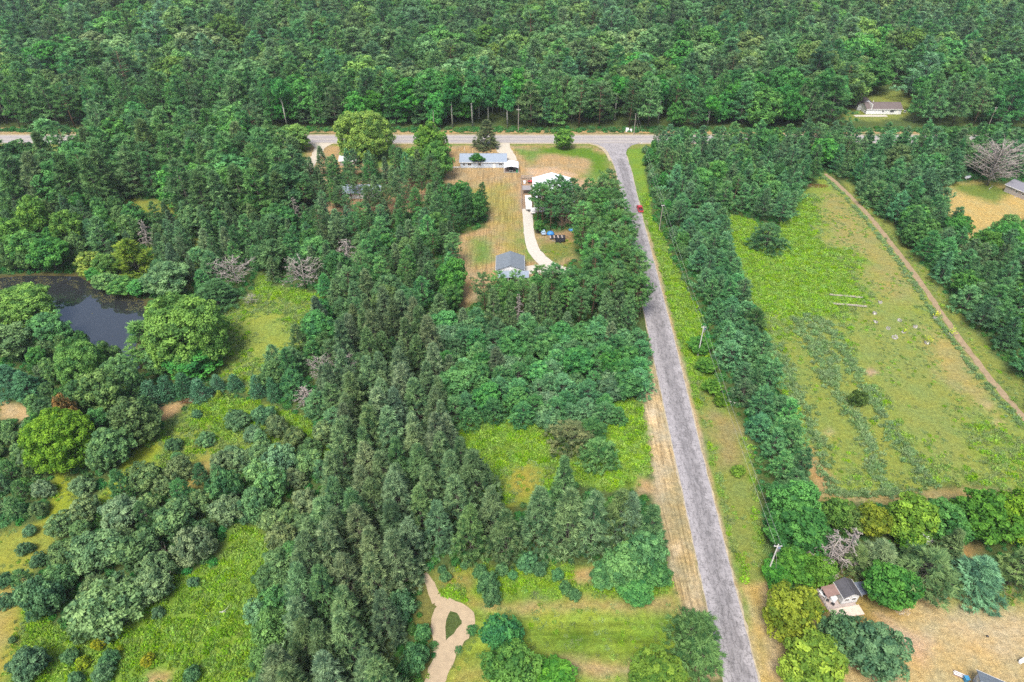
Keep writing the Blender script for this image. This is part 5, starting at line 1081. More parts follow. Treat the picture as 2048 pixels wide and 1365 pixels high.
# garage with grey shingles
p0, p1 = G(991, 541, 2.9), G(1050, 541, 2.9); yg1 = G(991, 512, 2.9)[1]; Wg = p1[0]-p0[0]-.8
gable('garage', 'garage with grey shingle roof and white edges beside the curved drive', 'garage', (p0[0]+p1[0])/2, (p0[1]+yg1)/2, yg1-p0[1]-.8, Wg, 2.9, 1.7, math.pi/2, M['wall_white'], M['shingle_grey'], openings=[('w', 0, .05, 2.6, 2.1, 'garage'), ('s', 1, 1.2, 1.0, .9, 'window'), ('s', -2, .05, .95, 2.0, 'door')], over=.4)
cx = (p0[0]+p1[0])/2+1; cy = p0[1]-1.6
t = thing('garage_porch', 'pale blue-grey porch roof in front of the garage', 'porch', (cx, cy, 0)); a = MB(); a.add([(-5.2,-1.7,2.0),(5.2,-1.7,2.0),(5.2,1.7,2.6),(-5.2,1.7,2.6),(-5.2,-1.7,2.1),(5.2,-1.7,2.1),(5.2,1.7,2.7),(-5.2,1.7,2.7)], [(3,2,1,0),(4,5,6,7),(0,1,5,4),(1,2,6,5),(2,3,7,6),(3,0,4,7)]); a.build('roof', M['roof_blue'], t)
for q in range(4): a = MB(); a.box(-5+q*3.3-.06, -5+q*3.3+.06, -1.55, -1.43, 0, 2.02); a.build('post', M['trim'], t)
# things under the pines
cx, cy = G(1115, 477); t = thing('flatbed_trailer', 'dark flatbed trailer with a wooden deck under the pines', 'trailer', (cx, cy, 0), R_(3))
for q in range(12): a = MB(); a.box(-2.9+q*.48, -2.9+q*.48+.44, -1.15, 1.15, .62, .68); a.build('plank', M['dark'] if q % 3 else M['deck'], t)
a = MB(); a.box(-2.95, 2.9, -1.2, -1.12, .45, .72); a.box(-2.95, 2.9, 1.12, 1.2, .45, .72); a.tube([(2.9,-1,.5),(4.2,0,.5)], .05); a.tube([(2.9,1,.5),(4.2,0,.5)], .05); a.build('frame', M['dark'], t)
for xx in (-.5, .4):
    for s in (-1, 1): a = MB(); a.tube([(xx, s*1.25, .34), (xx, s*1.45, .34)], .34, 12); a.build('wheel', M['tyre'], t)
cx, cy = G(1120, 484); t = thing('utility_trailer', 'black box trailer parked in front of the flatbed', 'trailer', (cx, cy, 0), R_(2))
a = MB(); a.box(-1.7,1.7,-.85,.85,.45,.52); a.box(-1.7,1.7,-.9,-.84,.5,1.0); a.box(-1.7,1.7,.84,.9,.5,1.0); a.box(-1.76,-1.7,-.9,.9,.5,1.0); a.box(1.7,1.76,-.9,.9,.5,1.0); a.build('box', M['black'], t); a = MB(); a.tube([(-1.7,-.6,.5),(-2.9,0,.5)], .05); a.tube([(-1.7,.6,.5),(-2.9,0,.5)], .05); a.build('tow_bar', M['chrome'], t)
for s in (-1, 1): a = MB(); a.tube([(0, s*.95, .3), (0, s*1.12, .3)], .3, 12); a.build('wheel', M['tyre'], t)
def tarp_heap(px, py, s, label, material, seed):
    rng = np.random.default_rng(seed); cx, cy = G(px, py); n = 16; rings = []
    for z, r in ((0, 1.0), (.35, .92), (.8, .7), (1.0, .35), (1.05, .05)): rings.append([((r+rng.normal(0, .05))*s*math.cos(2*math.pi*j/n), (r+rng.normal(0, .05))*s*.75*math.sin(2*math.pi*j/n), max(0, z*s*.8+(rng.normal(0, .04) if z else 0))) for j in range(n)])
    b = MB(); b.loft(rings); o = b.build('tarp_heap', material, None, (cx, cy, 0), smooth=True); tag(o, label, 'tarp')
tarp_heap(1101, 469, 1.5, 'bright blue tarp draped over a pile left of the flatbed', M['blue'], 1); tarp_heap(1143, 461, 1.1, 'smaller blue tarp heap right of the flatbed under the pines', M['blue'], 2)
cx, cy = G(1086, 468); vehicle('small_car', 'pale blue small car parked under the pines left of the blue tarp', cx, cy, R_(100), mat('pale_blue_paint', (.30,.42,.55), .4), 3.4, 1.6, 'car')
# red pickup on the side road
cx, cy = G(1279.5, 421); vehicle('pickup_truck', 'dark red pickup driving on the side road', cx, cy, R_(91), M['red'], 5.6, 2.0, 'pickup')
# hidden houses at the left
a, b = G(672, 398), G(760, 398); gable('hidden_house', 'pale-roofed long house hidden behind the pines left of the lawn', 'house', (a[0]+b[0])/2, a[1]+4, b[0]-a[0], 8, 2.5, 1.5, 0, M['wall_white'], M['roof_blue'], openings=[('s', -3, 1, 1.4, 1, 'window'), ('s', 2, .05, 1, 2, 'door'), ('s', 5, 1, 1.4, 1, 'window')])
a, b = G(680, 332), G(712, 332); gable('grey_shed', 'small grey-roofed shed behind the pines below the big bright tree', 'shed', (a[0]+b[0])/2, a[1]+3, b[0]-a[0], 6, 2.3, 1.2, 0, M['wall_tan'], mat('light_grey_roof', (.42,.42,.42), .7), openings=[('s', 0, .05, 1, 2, 'door')])
cx, cy = G(641, 404); vehicle('blue_car', 'dark blue car parked on the sandy lane by the hidden house', cx, cy, R_(80), mat('dark_blue_paint', (.03,.05,.12), .3), 4.4, 1.8, 'car')
bin_(*G(697, 402), 'orange-brown barrel bin in front of the hidden house', M['orange'])
a, b = G(92, 335), G(150, 335); gable('grey_trailer_home', 'grey and white mobile home partly hidden by pines at the upper left', 'house', (a[0]+b[0])/2, a[1]+2.5, b[0]-a[0], 5, 2.6, .9, R_(-4), M['wall_white'], mat('grey_white_roof', (.32,.34,.36), .6), openings=[('s', -3, 1, 1.4, 1, 'window'), ('s', 2, .05, 1, 2, 'door')])
cx, cy = G(57, 349); vehicle('red_car', 'red car showing between the pines at the upper left', cx, cy, R_(10), M['redplastic'], 4.4, 1.8, 'car')
cx, cy = G(135, 316); vehicle('white_pickup', 'white pickup parked beside the mobile home at the upper left', cx, cy, R_(20), M['trim'], 5.4, 1.9, 'pickup')
# white house at the upper right
a, b = G(1716, 229), G(1801, 229); L3 = b[0]-a[0]
W1 = gable('farmhouse', 'white house with brown roof at the upper right beyond the pines', 'house', (a[0]+b[0])/2+2, a[1]+4.5, L3-4, 9, 2.8, 2.0, 0, M['wall_white'], M['shingle_brown'],
    openings=[('s', 4.2, 1.0, 2.0, 1.1, 'window'), ('s', 7.2, .05, 1.2, 2.1, 'door'), ('s', 11, 1.1, 1.0, .9, 'window'), ('s', -.5, 1.1, .9, .9, 'window'), ('s', -6, .05, 1.0, 2.1, 'door'), ('s', -10, 1.1, 1.0, .9, 'window')])
gable('farmhouse_wing', 'brown-roofed rear wing behind the left half of the white house', 'house', a[0]+6.5, a[1]+12.5, 12, 9, 2.9, 2.8, math.pi/2, M['wall_white'], M['shingle_brown'], openings=[('e', 0, 1, 1.2, 1, 'window')])
a = MB(); a.box(-7.2, -6.9, -4.9, .1, 2.4, 5.2); a.build('roof_divider', M['trim'], W1); a = MB(); a.cyl(-4, 1.5, 4.0, 5.2, .16); a.build('vent_pipe', M['trim'], W1)
c0 = G(1762, 232); sheet('house_patio', [(c0[0]-14, c0[1]-1.5), (c0[0]+3, c0[1]-1.5), (c0[0]+3, c0[1]+1.2), (c0[0]-14, c0[1]+1.2)], .02, M['concrete'])
a, b = G(1773, 152), G(1799, 152); gable('garden_shed', 'white-roofed shed showing over a round tree at the upper right', 'shed', (a[0]+b[0])/2, a[1]+3, b[0]-a[0], 6, 3.2, 1.8, math.pi/2*0, M['wall_white'], M['roof_white'], openings=[('s', 0, .05, 2.6, 2.2, 'garage')])
# grey house at the right
A_, B2 = G(2008, 383), G(2060, 405); ang = math.atan2(B2[1]-A_[1], B2[0]-A_[0]); Lh = 17
cx, cy = A_[0]+math.cos(ang)*Lh/2-math.sin(ang)*3.6, A_[1]+math.sin(ang)*Lh/2+math.cos(ang)*3.6
gable('grey_house', 'grey-brown house with dark roof at the right edge beside the large bare tree', 'house', cx, cy, Lh, 7.6, 3.0, 1.5, ang, M['wall_tan'], mat('slate_roof', (.16,.16,.185), .85, var=.1), openings=[('s', -3.6, 1.4, .9, .8, 'window'), ('s', -.9, 1.4, .9, .8, 'window'), ('s', 2.2, .05, 1, 2.1, 'door'), ('s', 4.8, 1.2, 1.4, .9, 'window')])
cx, cy = G(1934, 359); t = thing('propane_tank', 'white propane tank on the lawn left of the large bare tree', 'gas tank', (cx, cy, 0), R_(25))
a = MB(); rr = .62; a.tube([(-1.7,0,.95),(-1.6,0,.95),(-1.3,0,.95),(1.3,0,.95),(1.6,0,.95),(1.7,0,.95)], [.1,.42,rr,rr,.42,.1], 14); a.build('tank', M['tank'], t, smooth=True)
for xx in (-.9, .9): a = MB(); a.box(xx-.08, xx+.08, -.4, .4, 0, .45); a.build('foot', M['concrete'], t)
a = MB(); a.cyl(0, 0, 1.5, 1.72, .22); a.build('valve_cover', M['tank'], t)
# cabin at the lower right
A_, B2 = G(1688, 1156, 3.5), G(1709, 1189, 3.5); ang = math.atan2(B2[1]-A_[1], B2[0]-A_[0]); Lk = math.hypot(B2[0]-A_[0], B2[1]-A_[1]); cx, cy = mid(A_, B2)
CB = gable('small_cabin', 'small white cabin with dark roof and a brown porch roof in the dry yard', 'cabin', cx, cy, Lk-.5, 3.3, 2.5, 1.0, ang, M['wall_white'], M['shingle_dark'], over=.28, openings=[('e', -.75, 1.0, .7, .8, 'window'), ('e', .7, 1.0, .7, .8, 'window'), ('n', .3, .9, .8, .9, 'window')])
a = MB(); Lp = Lk*.62; lx = Lk/2-Lp-.5
a.add([(-Lk/2+.3,-4.6,2.0),(-Lk/2+.3+Lp,-4.6,2.0),(-Lk/2+.3+Lp,-1.96,2.35),(-Lk/2+.3,-1.96,2.35),(-Lk/2+.3,-4.6,2.1),(-Lk/2+.3+Lp,-4.6,2.1),(-Lk/2+.3+Lp,-1.96,2.45),(-Lk/2+.3,-1.96,2.45)], [(3,2,1,0),(4,5,6,7),(0,1,5,4),(1,2,6,5),(2,3,7,6),(3,0,4,7)]); a.build('porch_roof', M['roof_rust'], CB)
for xx in (-Lk/2+.45, -Lk/2+.1+Lp): a = MB(); a.box(xx-.05, xx+.05, -4.5, -4.4, 0, 2.02); a.build('porch_post', M['trim'], CB)
a = MB(); a.add([(-Lk/2+.6,1.9,2.3),(Lk/2-.3,1.9,2.3),(Lk/2-.3,5.2,2.0),(-Lk/2+.6,5.2,2.0),(-Lk/2+.6,1.9,2.38),(Lk/2-.3,1.9,2.38),(Lk/2-.3,5.2,2.08),(-Lk/2+.6,5.2,2.08)], [(3,2,1,0),(4,5,6,7),(0,1,5,4),(1,2,6,5),(2,3,7,6),(3,0,4,7)]); a.build('lean_to_roof', mat('blue_black_roof', (.075,.09,.12), .35, var=.2, col2=(.16,.19,.24)), CB)
for xx in (-Lk/2+.7, Lk/2-.4): a = MB(); a.box(xx-.05, xx+.05, 5.05, 5.15, 0, 2.05); a.build('lean_to_post', M['trim'], CB)
ca, sa = math.cos(ang), math.sin(ang)
def cab_pt(lx_, ly_): return (cx+lx_*ca-ly_*sa, cy+lx_*sa+ly_*ca)
dk = thing('wooden_deck', 'grey-brown wooden deck with pale front boards beside the small white cabin', 'deck', (*cab_pt(Lk/2+.2, -2.2), 0), ang)
for q in range(22): a = MB(); a.box(-4.2+q*.2, -4.2+q*.2+.185, -2.6, .25 if q < 19 else 3.4, .05, .32); a.build('plank', M['deck'], dk)
for q in range(10): a = MB(); a.box(.22+q*.2, .22+q*.2+.185, -2.4, 3.9, .03, .26); a.build('front_board', M['newwood'], dk)
for q in range(6): a = MB(); a.box(-3.8+q*.75, -3.8+q*.75+.07, -2.72, -2.64, .05, 1.15); a.build('rail_post', M['wood'], dk)
a = MB(); a.box(-3.85, .1, -2.73, -2.65, 1.1, 1.16); a.build('handrail', M['wood'], dk)
def deck_chair(x, y, rz, label):
    t = thing('deck_chair', label, 'chair', (x, y, .33), rz); a = MB(); a.box(-.28,.28,-.28,.28,.40,.45); a.build('seat', M['dark'], t); a = MB(); a.box(-.28,.28,.25,.30,.45,1.0); a.build('backrest', M['dark'], t)
    for sx in (-.25, .25):
        for sy in (-.25, .25): a = MB(); a.box(sx-.02, sx+.02, sy-.02, sy+.02, 0, .40); a.build('leg', M['chrome'], t)
deck_chair(*cab_pt(Lk/2-1.2, -4.0), 1.1, 'dark deck chair nearest the handrail on the wooden deck'); deck_chair(*cab_pt(Lk/2-.3, -3.4), 2.3, 'dark deck chair closer to the pale front boards')
t = thing('hot_tub', 'round pale hot tub against the left wall of the cabin', 'hot tub', (*cab_pt(Lk/2-1.3, -2.75), .33)); a = MB(); a.cyl(0,0,0,.75,.62,18); a.build('tub', M['tank'], t); a = MB(); a.cyl(0,0,.75,.83,.66,18); a.build('cover', mat('pale_grey_cover', (.6,.62,.63), .6), t)
def mower(px, py, rz, label, material):
    x_, y_ = G(px, py); t = thing('riding_mower', label, 'lawn mower', (x_, y_, 0), rz); a = MB(); a.bevel_box(-.8,.8,-.38,.38,.3,.75,.1); a.build('body', material, t); a = MB(); a.bevel_box(-.6,-.15,-.24,.24,.75,1.05,.06); a.build('seat', M['black'], t); a = MB(); a.tube([(.15,0,.7),(.02,0,1.1)], .03); a.build('steering_column', M['dark'], t); a = MB(); a.bevel_box(-.1,.5,-.6,.6,.12,.28,.05); a.build('mower_deck', M['dark'], t)
    for sx, r_ in ((-.5,.3),(.6,.2)):
        for s in (-1,1): a = MB(); a.tube([(sx, s*.36, r_),(sx, s*.56, r_)], r_, 10); a.build('wheel', M['tyre'], t)
mower(1643.5, 1191, 2.1, 'grey and black riding mower left of the wooden deck', M['tank']); mower(1654, 1189, 1.5, 'red riding mower between the grey one and the cabin', M['redplastic'])
a = MB(); rng = np.random.default_rng(3)
for q in range(140):
    r_ = 1.6*math.sqrt(rng.random()); th_ = rng.uniform(0, 6.28); z_ = (1-r_/1.7)*.45*rng.random()+.03; dx, dy = rng.normal(0, .22, 2); p_ = (r_*math.cos(th_), r_*.75*math.sin(th_), z_); a.tube([p_, (p_[0]+dx, p_[1]+dy, max(.03, z_+rng.normal(0, .08)))], .035, 3)
tag(a.build('woodchip_pile', mat('pale_twigs', (.50,.42,.30), .9, var=.2), None, (*G(1805, 1222), 0)), 'round pile of pale twigs on the dry lawn below the glossy dark tree', 'twig pile')
def ball(px, py, r_, material, label, name, cat):
    b = MB(); b.loft([[(r_*math.cos(p_)*math.cos(2*math.pi*j/10), r_*math.cos(p_)*math.sin(2*math.pi*j/10), r_+r_*math.sin(p_)) for j in range(10)] for p_ in np.linspace(-1.5, 1.5, 7)]); tag(b.build(name, material, None, (*G(px, py), 0), smooth=True), label, cat)
ball(1974, 1274, .22, M['dark'], 'small dark ball lying alone in the dry yard', 'yard_ball', 'ball')
cx, cy = G(2043, 1325); t = thing('garden_bench', 'small white bench at the right edge of the dry yard', 'bench', (cx, cy, 0), .4); a = MB(); a.box(-.7,.7,-.25,.25,.42,.48); a.build('seat', M['trim'], t); a = MB(); a.box(-.7,.7,.22,.28,.5,.95); a.build('backrest', M['trim'], t)
for sx in (-.6, .6): a = MB(); a.box(sx-.04, sx+.04, -.22, .22, 0, .42); a.build('leg', M['trim'], t)
# corner roof at the bottom right
A_ = G(1946, 1345, 3.2); gable('corner_building', 'grey-roofed building cut off by the bottom right edge', 'building', A_[0]+3.6, A_[1]-4.4, 8.5, 6.0, 2.6, 1.5, R_(-30), M['wall_white'], M['shingle_grey'], openings=[('n', 0, 1, 1.2, 1, 'window')], over=.3)
bin_(*G(1930, 1362), 'bright blue bin beside the corner building at the bottom right', M['bluebin']); cx, cy = G(1922, 1352); t = thing('lumber_stack', 'small stack of pale and reddish boards beside the blue bin', 'boards', (cx, cy, 0), -.5)
for q in range(7): a = MB(); a.box(-1.3+.1*(q % 3), 1.1, -.5+q*.15, -.5+q*.15+.12, .02+.12*(q % 2), .12+.12*(q % 2)); a.build('board', M['trim'] if q % 2 else M['roof_rust'], t)
# white shed in the trees
a, b = G(1843, 1090), G(1868, 1090); gable('white_shed', 'small white-roofed shed between the leafy row and the spruces', 'shed', (a[0]+b[0])/2, a[1]+1.6, 2.9, 3.0, 2.0, .5, 0, M['wall_white'], M['roof_white'], over=.15, openings=[('s', 0, .05, 1, 1.8, 'door')])
cx, cy = G(1873, 1087); t = thing('firewood_rack', 'small reddish roofed rack right beside the white-roofed shed', 'rack', (cx, cy, 0)); a = MB(); a.box(-.9,.9,-.6,.6,1.3,1.38); a.build('roof', M['roof_rust'], t)
for sx in (-.8,.8): a = MB(); a.box(sx-.05, sx+.05, -.5, .5, 0, 1.3); a.build('side', M['wood'], t)
for q in range(4): a = MB(); a.box(-.72, .72, -.45, .45, .05+q*.28, .28+q*.28); a.build('log_row', M['wood'], t)
# utility poles and wires
TOPS = []
def pole(top_px, h, label, arm=1.2, transformer=False, material='pole', tilt=0.):
    x_, y_ = G(top_px[0], top_px[1], h); t = thing('utility_pole', label, 'utility pole', (x_, y_, 0), tilt)
    a = MB(); a.tube([(0,0,0),(0,0,h)], [.17,.11], 8); a.build('post', M[material], t)
    if arm: a = MB(); a.box(-arm, arm, -.13, -.02, h-.55, h-.42); a.build('crossarm', M['palepole'], t)
    for s in ((-1, 1) if arm else (0,)): a = MB(); a.cyl(s*(arm-.12), -.07 if arm else 0, h-.42 if arm else h, h-.2 if arm else h+.22, .07, 8, r1=.04); a.build('insulator', M['tank'], t)
    if transformer: a = MB(); a.cyl(.42, 0, h-2.1, h-1.1, .28, 12); a.build('transformer', M['chrome'], t); a = MB(); a.box(.1, .2, -.05, .05, h-1.7, h-1.5); a.build('bracket', M['dark'], t)
    TOPS.append((x_, y_, h)); return t
pole((1557, 1089), 10.5, 'pale leaning-looking power pole at the lower end of the tree row', .8, material='palepole', transformer=True)
pole((1408, 652), 10.5, 'power pole with white insulators standing in the lush roadside verge', .7, material='palepole', transformer=True)
pole((1326, 409), 10.5, 'power pole beside the side road right of the red pickup', .6)
pole((1272, 228), 10.5, 'thin power pole beside the two white boxes at the junction', .0)
pole((1037, 218), 11.5, 'power pole with crossarm behind the county road near the middle', 1.0)
pole((866, 222), 10.5, 'thin power pole behind the county road left of the lone pine', .0)
pole((1993, 214), 11, 'power pole with transformer standing near the white house at the upper right', .6, transformer=True)
def wire(p, q, sag, label, off=0.):
    p, q = np.array(p, float), np.array(q, float); d = q-p; n_ = np.array([-d[1], d[0], 0]); n_ /= np.linalg.norm(n_)+1e-9; pts = [p+d*s+n_*off-np.array([0, 0, sag*4*s*(1-s)]) for s in np.linspace(0, 1, 22)]
    a = MB(); a.tube(pts, .022, 3); tag(a.build('power_wire', M['wire']), label, 'wire', 'power wires along the side road')
P1, P2, P3, P4 = TOPS[:4]; dv = np.array(P1)-np.array(P2); P0 = tuple(np.array(P1)+dv*.75)
for k, (p, q, nm) in enumerate(((P1, P2, 'lower'), (P2, P3, 'middle'), (P3, P4, 'upper'))):
    for off, sd_ in ((.55, 'left'), (-.55, 'right')): wire(p, q, 1.1, f'{sd_} thin wire of the {nm} span along the side road', off)
x_, y_ = G(1551, 1165); a = MB(); base = np.array((x_, y_, 0)); tp = np.array(P1)-np.array([0, 0, 1.5]); a.tube([base, tp], .02, 3)
gw = tag(a.build('guy_wire', M['wire']), 'guy wire with yellow guard running down from the lowest power pole', 'guy wire'); a = MB(); d_ = unit(tp-base); a.tube([base, base+d_*2.6], .07, 6); a.build('guard', M['yellow'], gw)
for px, py, s, l in ((1254, 263.5, 1.0, 'larger of the two white utility boxes beside the county road'), (1261.5, 264, .75, 'smaller white utility box right of the larger one')):
    x_, y_ = G(px, py); t = thing('utility_box', l, 'utility box', (x_, y_, 0)); a = MB(); a.bevel_box(-.75*s,.75*s,-.6*s,.6*s,.1,1.75*s,.08); a.build('cabinet', M['tank'], t); a = MB(); a.box(-.85*s,.85*s,-.7*s,.7*s,0,.1); a.build('plinth', M['concrete'], t); a = MB(); a.box(-.62*s,.62*s,-.62*s,-.603*s,.2,1.5*s); a.build('door', M['trim'], t)
for px, py, l in ((929, 302, 'white post on the lawn behind the blue-roofed house'), (113, 262, 'white marker post on the far side of the county road at the left'), (1283, 289, 'short white marker post at the junction')):
    x_, y_ = G(px, py); a = MB(); a.cyl(0, 0, 0, 1.5, .09, 8, r1=.07); o = tag(a.build('marker_post', M['tank'], None, (x_, y_, 0)), l, 'post'); b_ = MB(); b_.cyl(0, 0, 1.5, 1.62, .11, 8, r1=.06); b_.build('cap', M['trim'], o)
# right field: log rails and tree guards
def rails(p0, p1, label, seed):
    p0, p1 = np.array(G(*p0)), np.array(G(*p1)); d = p1-p0; t = thing('split_rails', label, 'fence rails', (*p0, 0), math.atan2(d[1], d[0])); L_ = np.linalg.norm(d); rng = np.random.default_rng(seed)
    for q in range(3):
        for r_ in (-.28, .28): a = MB(); a.tube([(L_*q/3+.05, r_+rng.normal(0, .06), .35), (L_*(q+1)/3-.05, r_+rng.normal(0, .06), .38)], .11, 6); a.build('rail', M['wood'], t)
    for q in range(4): a = MB(); a.tube([(L_*q/3, -.0, 0), (L_*q/3, 0, .55)], .1, 6); a.build('post', M['wood'], t)
rails((1659, 591), (1725, 597), 'upper row of weathered split rails lying in the right field', 1); rails((1665, 609), (1733, 615), 'lower row of weathered split rails lying in the right field', 2)
GL = ['furthest tree guard, a low white ring nearest the upper rails', 'dark-topped tree guard at the left of the cluster', 'brownish tree guard below the dark-topped one', 'long low tree guard left of the middle of the cluster', 'pale upright tree guard at the top middle of the cluster', 'blue-grey tree guard in the lower middle of the cluster', 'slatted tree guard at the right of the middle cluster', 'large pale ring tree guard at the bottom of the cluster', 'tree guard with a yellow sapling nearest the upper end of the track', 'tall dark tree guard with a yellow bush in it', 'tree guard with a yellow-green sapling right beside the track']
GP_ = [(1760, 606), (1749, 628), (1751, 645), (1776, 658), (1799, 642), (1807, 665), (1830, 655), (1789, 676), (1870, 637), (1853, 687), (1901, 671)]
for i, ((px, py), l) in enumerate(zip(GP_, GL)):
    rng = np.random.default_rng(60+i); x_, y_ = G(px, py); t = thing('tree_guard', l, 'tree guard', (x_, y_, 0), rng.uniform(0, 3), group='tree guards in the right field'); n = 7; R0 = .62 if i != 7 else .85; tall = .55 if i < 8 else .8
    for j in range(n):
        a0, a1 = 2*math.pi*j/n, 2*math.pi*(j+.92)/n; hh_ = tall*rng.uniform(.6, 1.1); lean_ = rng.uniform(.8, 1.15); a = MB()
        c0, c1 = (R0*math.cos(a0), R0*math.sin(a0)), (R0*math.cos(a1), R0*math.sin(a1))
        a.add([(c0[0],c0[1],0),(c1[0],c1[1],0),(c1[0]*lean_,c1[1]*lean_,hh_),(c0[0]*lean_,c0[1]*lean_,hh_),(c0[0]*.9,c0[1]*.9,0),(c1[0]*.9,c1[1]*.9,0),(c1[0]*lean_*.9,c1[1]*lean_*.9,hh_),(c0[0]*lean_*.9,c0[1]*lean_*.9,hh_)], [(0,1,2,3),(7,6,5,4),(3,2,6,7),(0,3,7,4),(1,5,6,2)]); a.build('slab', M['stone'] if (i+j) % 4 else M['palepole'], t)
    if i in (5, 8, 9, 10):
        hs_ = {5: 1.0, 8: 2.4, 9: 2.6, 10: 2.8}[i]; s_ = thing('sapling', ['small yellow-green sapling inside the blue-grey tree guard', 'yellow sapling in the guard at the upper end of the track', 'bushy yellow sapling in the tall dark guard', 'pale yellow-green sapling beside the track'][(5, 8, 9, 10).index(i)], 'sapling', (x_, y_, 0))
        a = MB(); a.tube([(0,0,0),(0,0,hs_*.8)], .04, 5); a.build('stem', M['bark_pale'], s_)
        n2 = 170; P = rng.normal(0, 1, (n2, 3))*np.array([.34, .34, .5])*hs_*.5+np.array([.15, 0, hs_*.62]); P[:, 2] = np.maximum(P[:, 2], .3); v, f, tt = leaves(P, rng.normal(0, 1, (n2, 3))+np.array([0,0,.5]), .16, rng, rng.random(n2))
        cr = link('crown', mesh_from('crown', v, f, M['shrub'], tv=tt), s_); cr.color = (3.3, 2.1, .45, 1)
# brush piles
def brush(px, py, sx, sy, label, material, n=260, seed=0, hmax=.8, Lb=.5):
    rng = np.random.default_rng(seed); x_, y_ = G(px, py); r_ = np.sqrt(rng.random(n)); th_ = rng.uniform(0, 6.28, n); P = np.stack([r_*np.cos(th_)*sx, r_*np.sin(th_)*sy, (1-r_)*hmax*rng.random(n)+.05], 1); O = unit(rng.normal(0, 1, (n, 3)))
    v, f, tt = blades(P, O, 3, Lb, .06, rng, .1, .8, rng.random(n)); v[:, 2] = np.maximum(v[:, 2], .02); t = thing('brush_pile', label, 'brush pile', (x_, y_, 0)); link('twigs', mesh_from('twigs', v, f, material, tv=tt), t)
    a = MB()
    for q in range(12): p_ = rng.normal(0, .45, 2)*np.array([sx, sy]); d_ = rng.normal(0, .5, 2); a.tube([(p_[0], p_[1], .1), (p_[0]+d_[0]*1.6, p_[1]+d_[1]*1.6, hmax*.6)], .045, 4)
    a.build('branches', M['dead_wood'], t)
brush(1634, 373, 5.0, 1.8, 'reddish brush pile at the upper end of the right field', M['rust_needles'], 420, 1, .9); brush(376, 803, 2.6, 1.0, 'rust-red brush pile beside the three cone-shaped spruces', M['rust_needles'], 320, 2, .7)
brush(642, 812, 4.2, 2.4, 'rusty brown dead conifer heap in the thicket', M['rust_needles'], 500, 3, 1.6); brush(1672, 332, 2.6, 1.0, 'small reddish brush heap where the field track enters the wood', M['rust_needles'], 200, 4, .6)
brush(318, 1166, 2.0, 1.6, 'orange-brown dead top lying on the large thicket shrub', M['rust_needles'], 260, 5, 5.6); brush(326, 1113, 1.4, 1.0, 'small rust-brown dead patch in the large thicket', M['rust_needles'], 200, 6, 4.8)
for i, (px, py, l_, an, l) in enumerate(((1440, 802, 5.5, -.3, 'fallen pale branch lying at the lower end of the lush verge'), (1978, 379, 4.0, .7, 'fallen pale branch on the lawn below the large bare tree'), (2012, 385, 3.0, .3, 'short fallen branch near the grey house'), (2028, 396, 3.6, .5, 'long pale pole lying on the lawn near the right edge'), (440, 1225, 1.2, .2, 'bleached white stick lying in the lower left meadow'))):
    rng = np.random.default_rng(80+i); a = MB(); a.tube([(0,0,.12),(l_*.5, rng.normal(0,.2), .3),(l_, rng.normal(0,.3), .15)], [.1,.07,.02], 5)
    for q in range(5): s_ = rng.uniform(.2, .9)*l_; a.tube([(s_,0,.2),(s_+rng.uniform(.3,.9), rng.normal(0, .7), rng.uniform(.1,.7))], [.04,.01], 4)
    tag(a.build('fallen_branch', M['palepole'], None, (*G(px, py), 0), an), l, 'branch')
# ------------------------------------------------------------------ weeds, tall grass, undergrowth: nobody could count them
def patch_mesh(name, seed, n, rad, hh, nb, L, W, material, upv=.9):
    rng = np.random.default_rng(seed); r = rad*np.sqrt(rng.random(n)); a = rng.uniform(0, 6.28, n)
    P = np.stack([r*np.cos(a), r*np.sin(a), rng.uniform(.0, hh*.5, n)], 1); O = unit(np.stack([np.cos(a*7), np.sin(a*7), np.full(n, .3)], 1))
    v, f, t = blades(P, O, nb, L, W, rng, upv, .55, rng.uniform(0, 1, n), jit=.05); v[:, 2] = np.maximum(v[:, 2], 0)
    return mesh_from(name, v, f, material, tv=t)
weed_col = proto_coll('weed_patch', [patch_mesh(f'weed_patch_{i}', 900+i, 26, .8, .55, 7, .34, .17, M['weed']) for i in range(4)] +
                      [patch_mesh(f'weed_patch_{4+i}', 910+i, 26, .8, .35, 7, .32, .08, M['grass'], 1.1) for i in range(3)])
def cover_at(x, y):
    i = np.clip(np.searchsorted(gx, x)-1, 0, nx-2); j = np.clip(np.searchsorted(gy, y)-1, 0, ny-2); k = j*nx+i
    return col[k, :3], mown[k]
def sample(step, x0, x1, y0, y1, seed):
    rng = np.random.default_rng(seed); xs_ = np.arange(x0, x1, step); ys_ = np.arange(y0, y1, step); A_, B_ = np.meshgrid(xs_, ys_)
    x = A_.ravel()+rng.uniform(-.5, .5, A_.size)*step; y = B_.ravel()+rng.uniform(-.5, .5, A_.size)*step
    zc = y*CT+HC*ST; u = x/zc*FPX; ok = np.abs(u) < 1090
    return x[ok], y[ok], rng
roads = [[tuple(p) for p in KEEP_OUT_ROAD] for KEEP_OUT_ROAD in (GP([(845,1150),(870,1145),(882,1200),(935,1204),(948,1225),(945,1250),(905,1310),(885,1365),(845,1400),(855,1365),(872,1320),(862,1240),(868,1205)]),)]
def on_road(x, y):
    d = sdist(x, y, RC, closed=False) < 4.2
    d |= (y > YS-2.0) & (y < YN+2.2); d |= sdist(x, y, fl2+fl) < 1.5; d |= (np.hypot(x-G(1235, 297)[0], y-G(1235, 297)[1]) < 11); d |= sdist(x, y, tg, closed=False) < 1.3
    for r_ in roads: d |= in_poly(x, y, r_)
    return d
x, y, rng = sample(1.15, -150, 175, 55, 262, 31)
cc, mm = cover_at(x, y); gr = cc[:, 1]/cc[:, 0]; pn = vnoise(x, y, 5, 12)
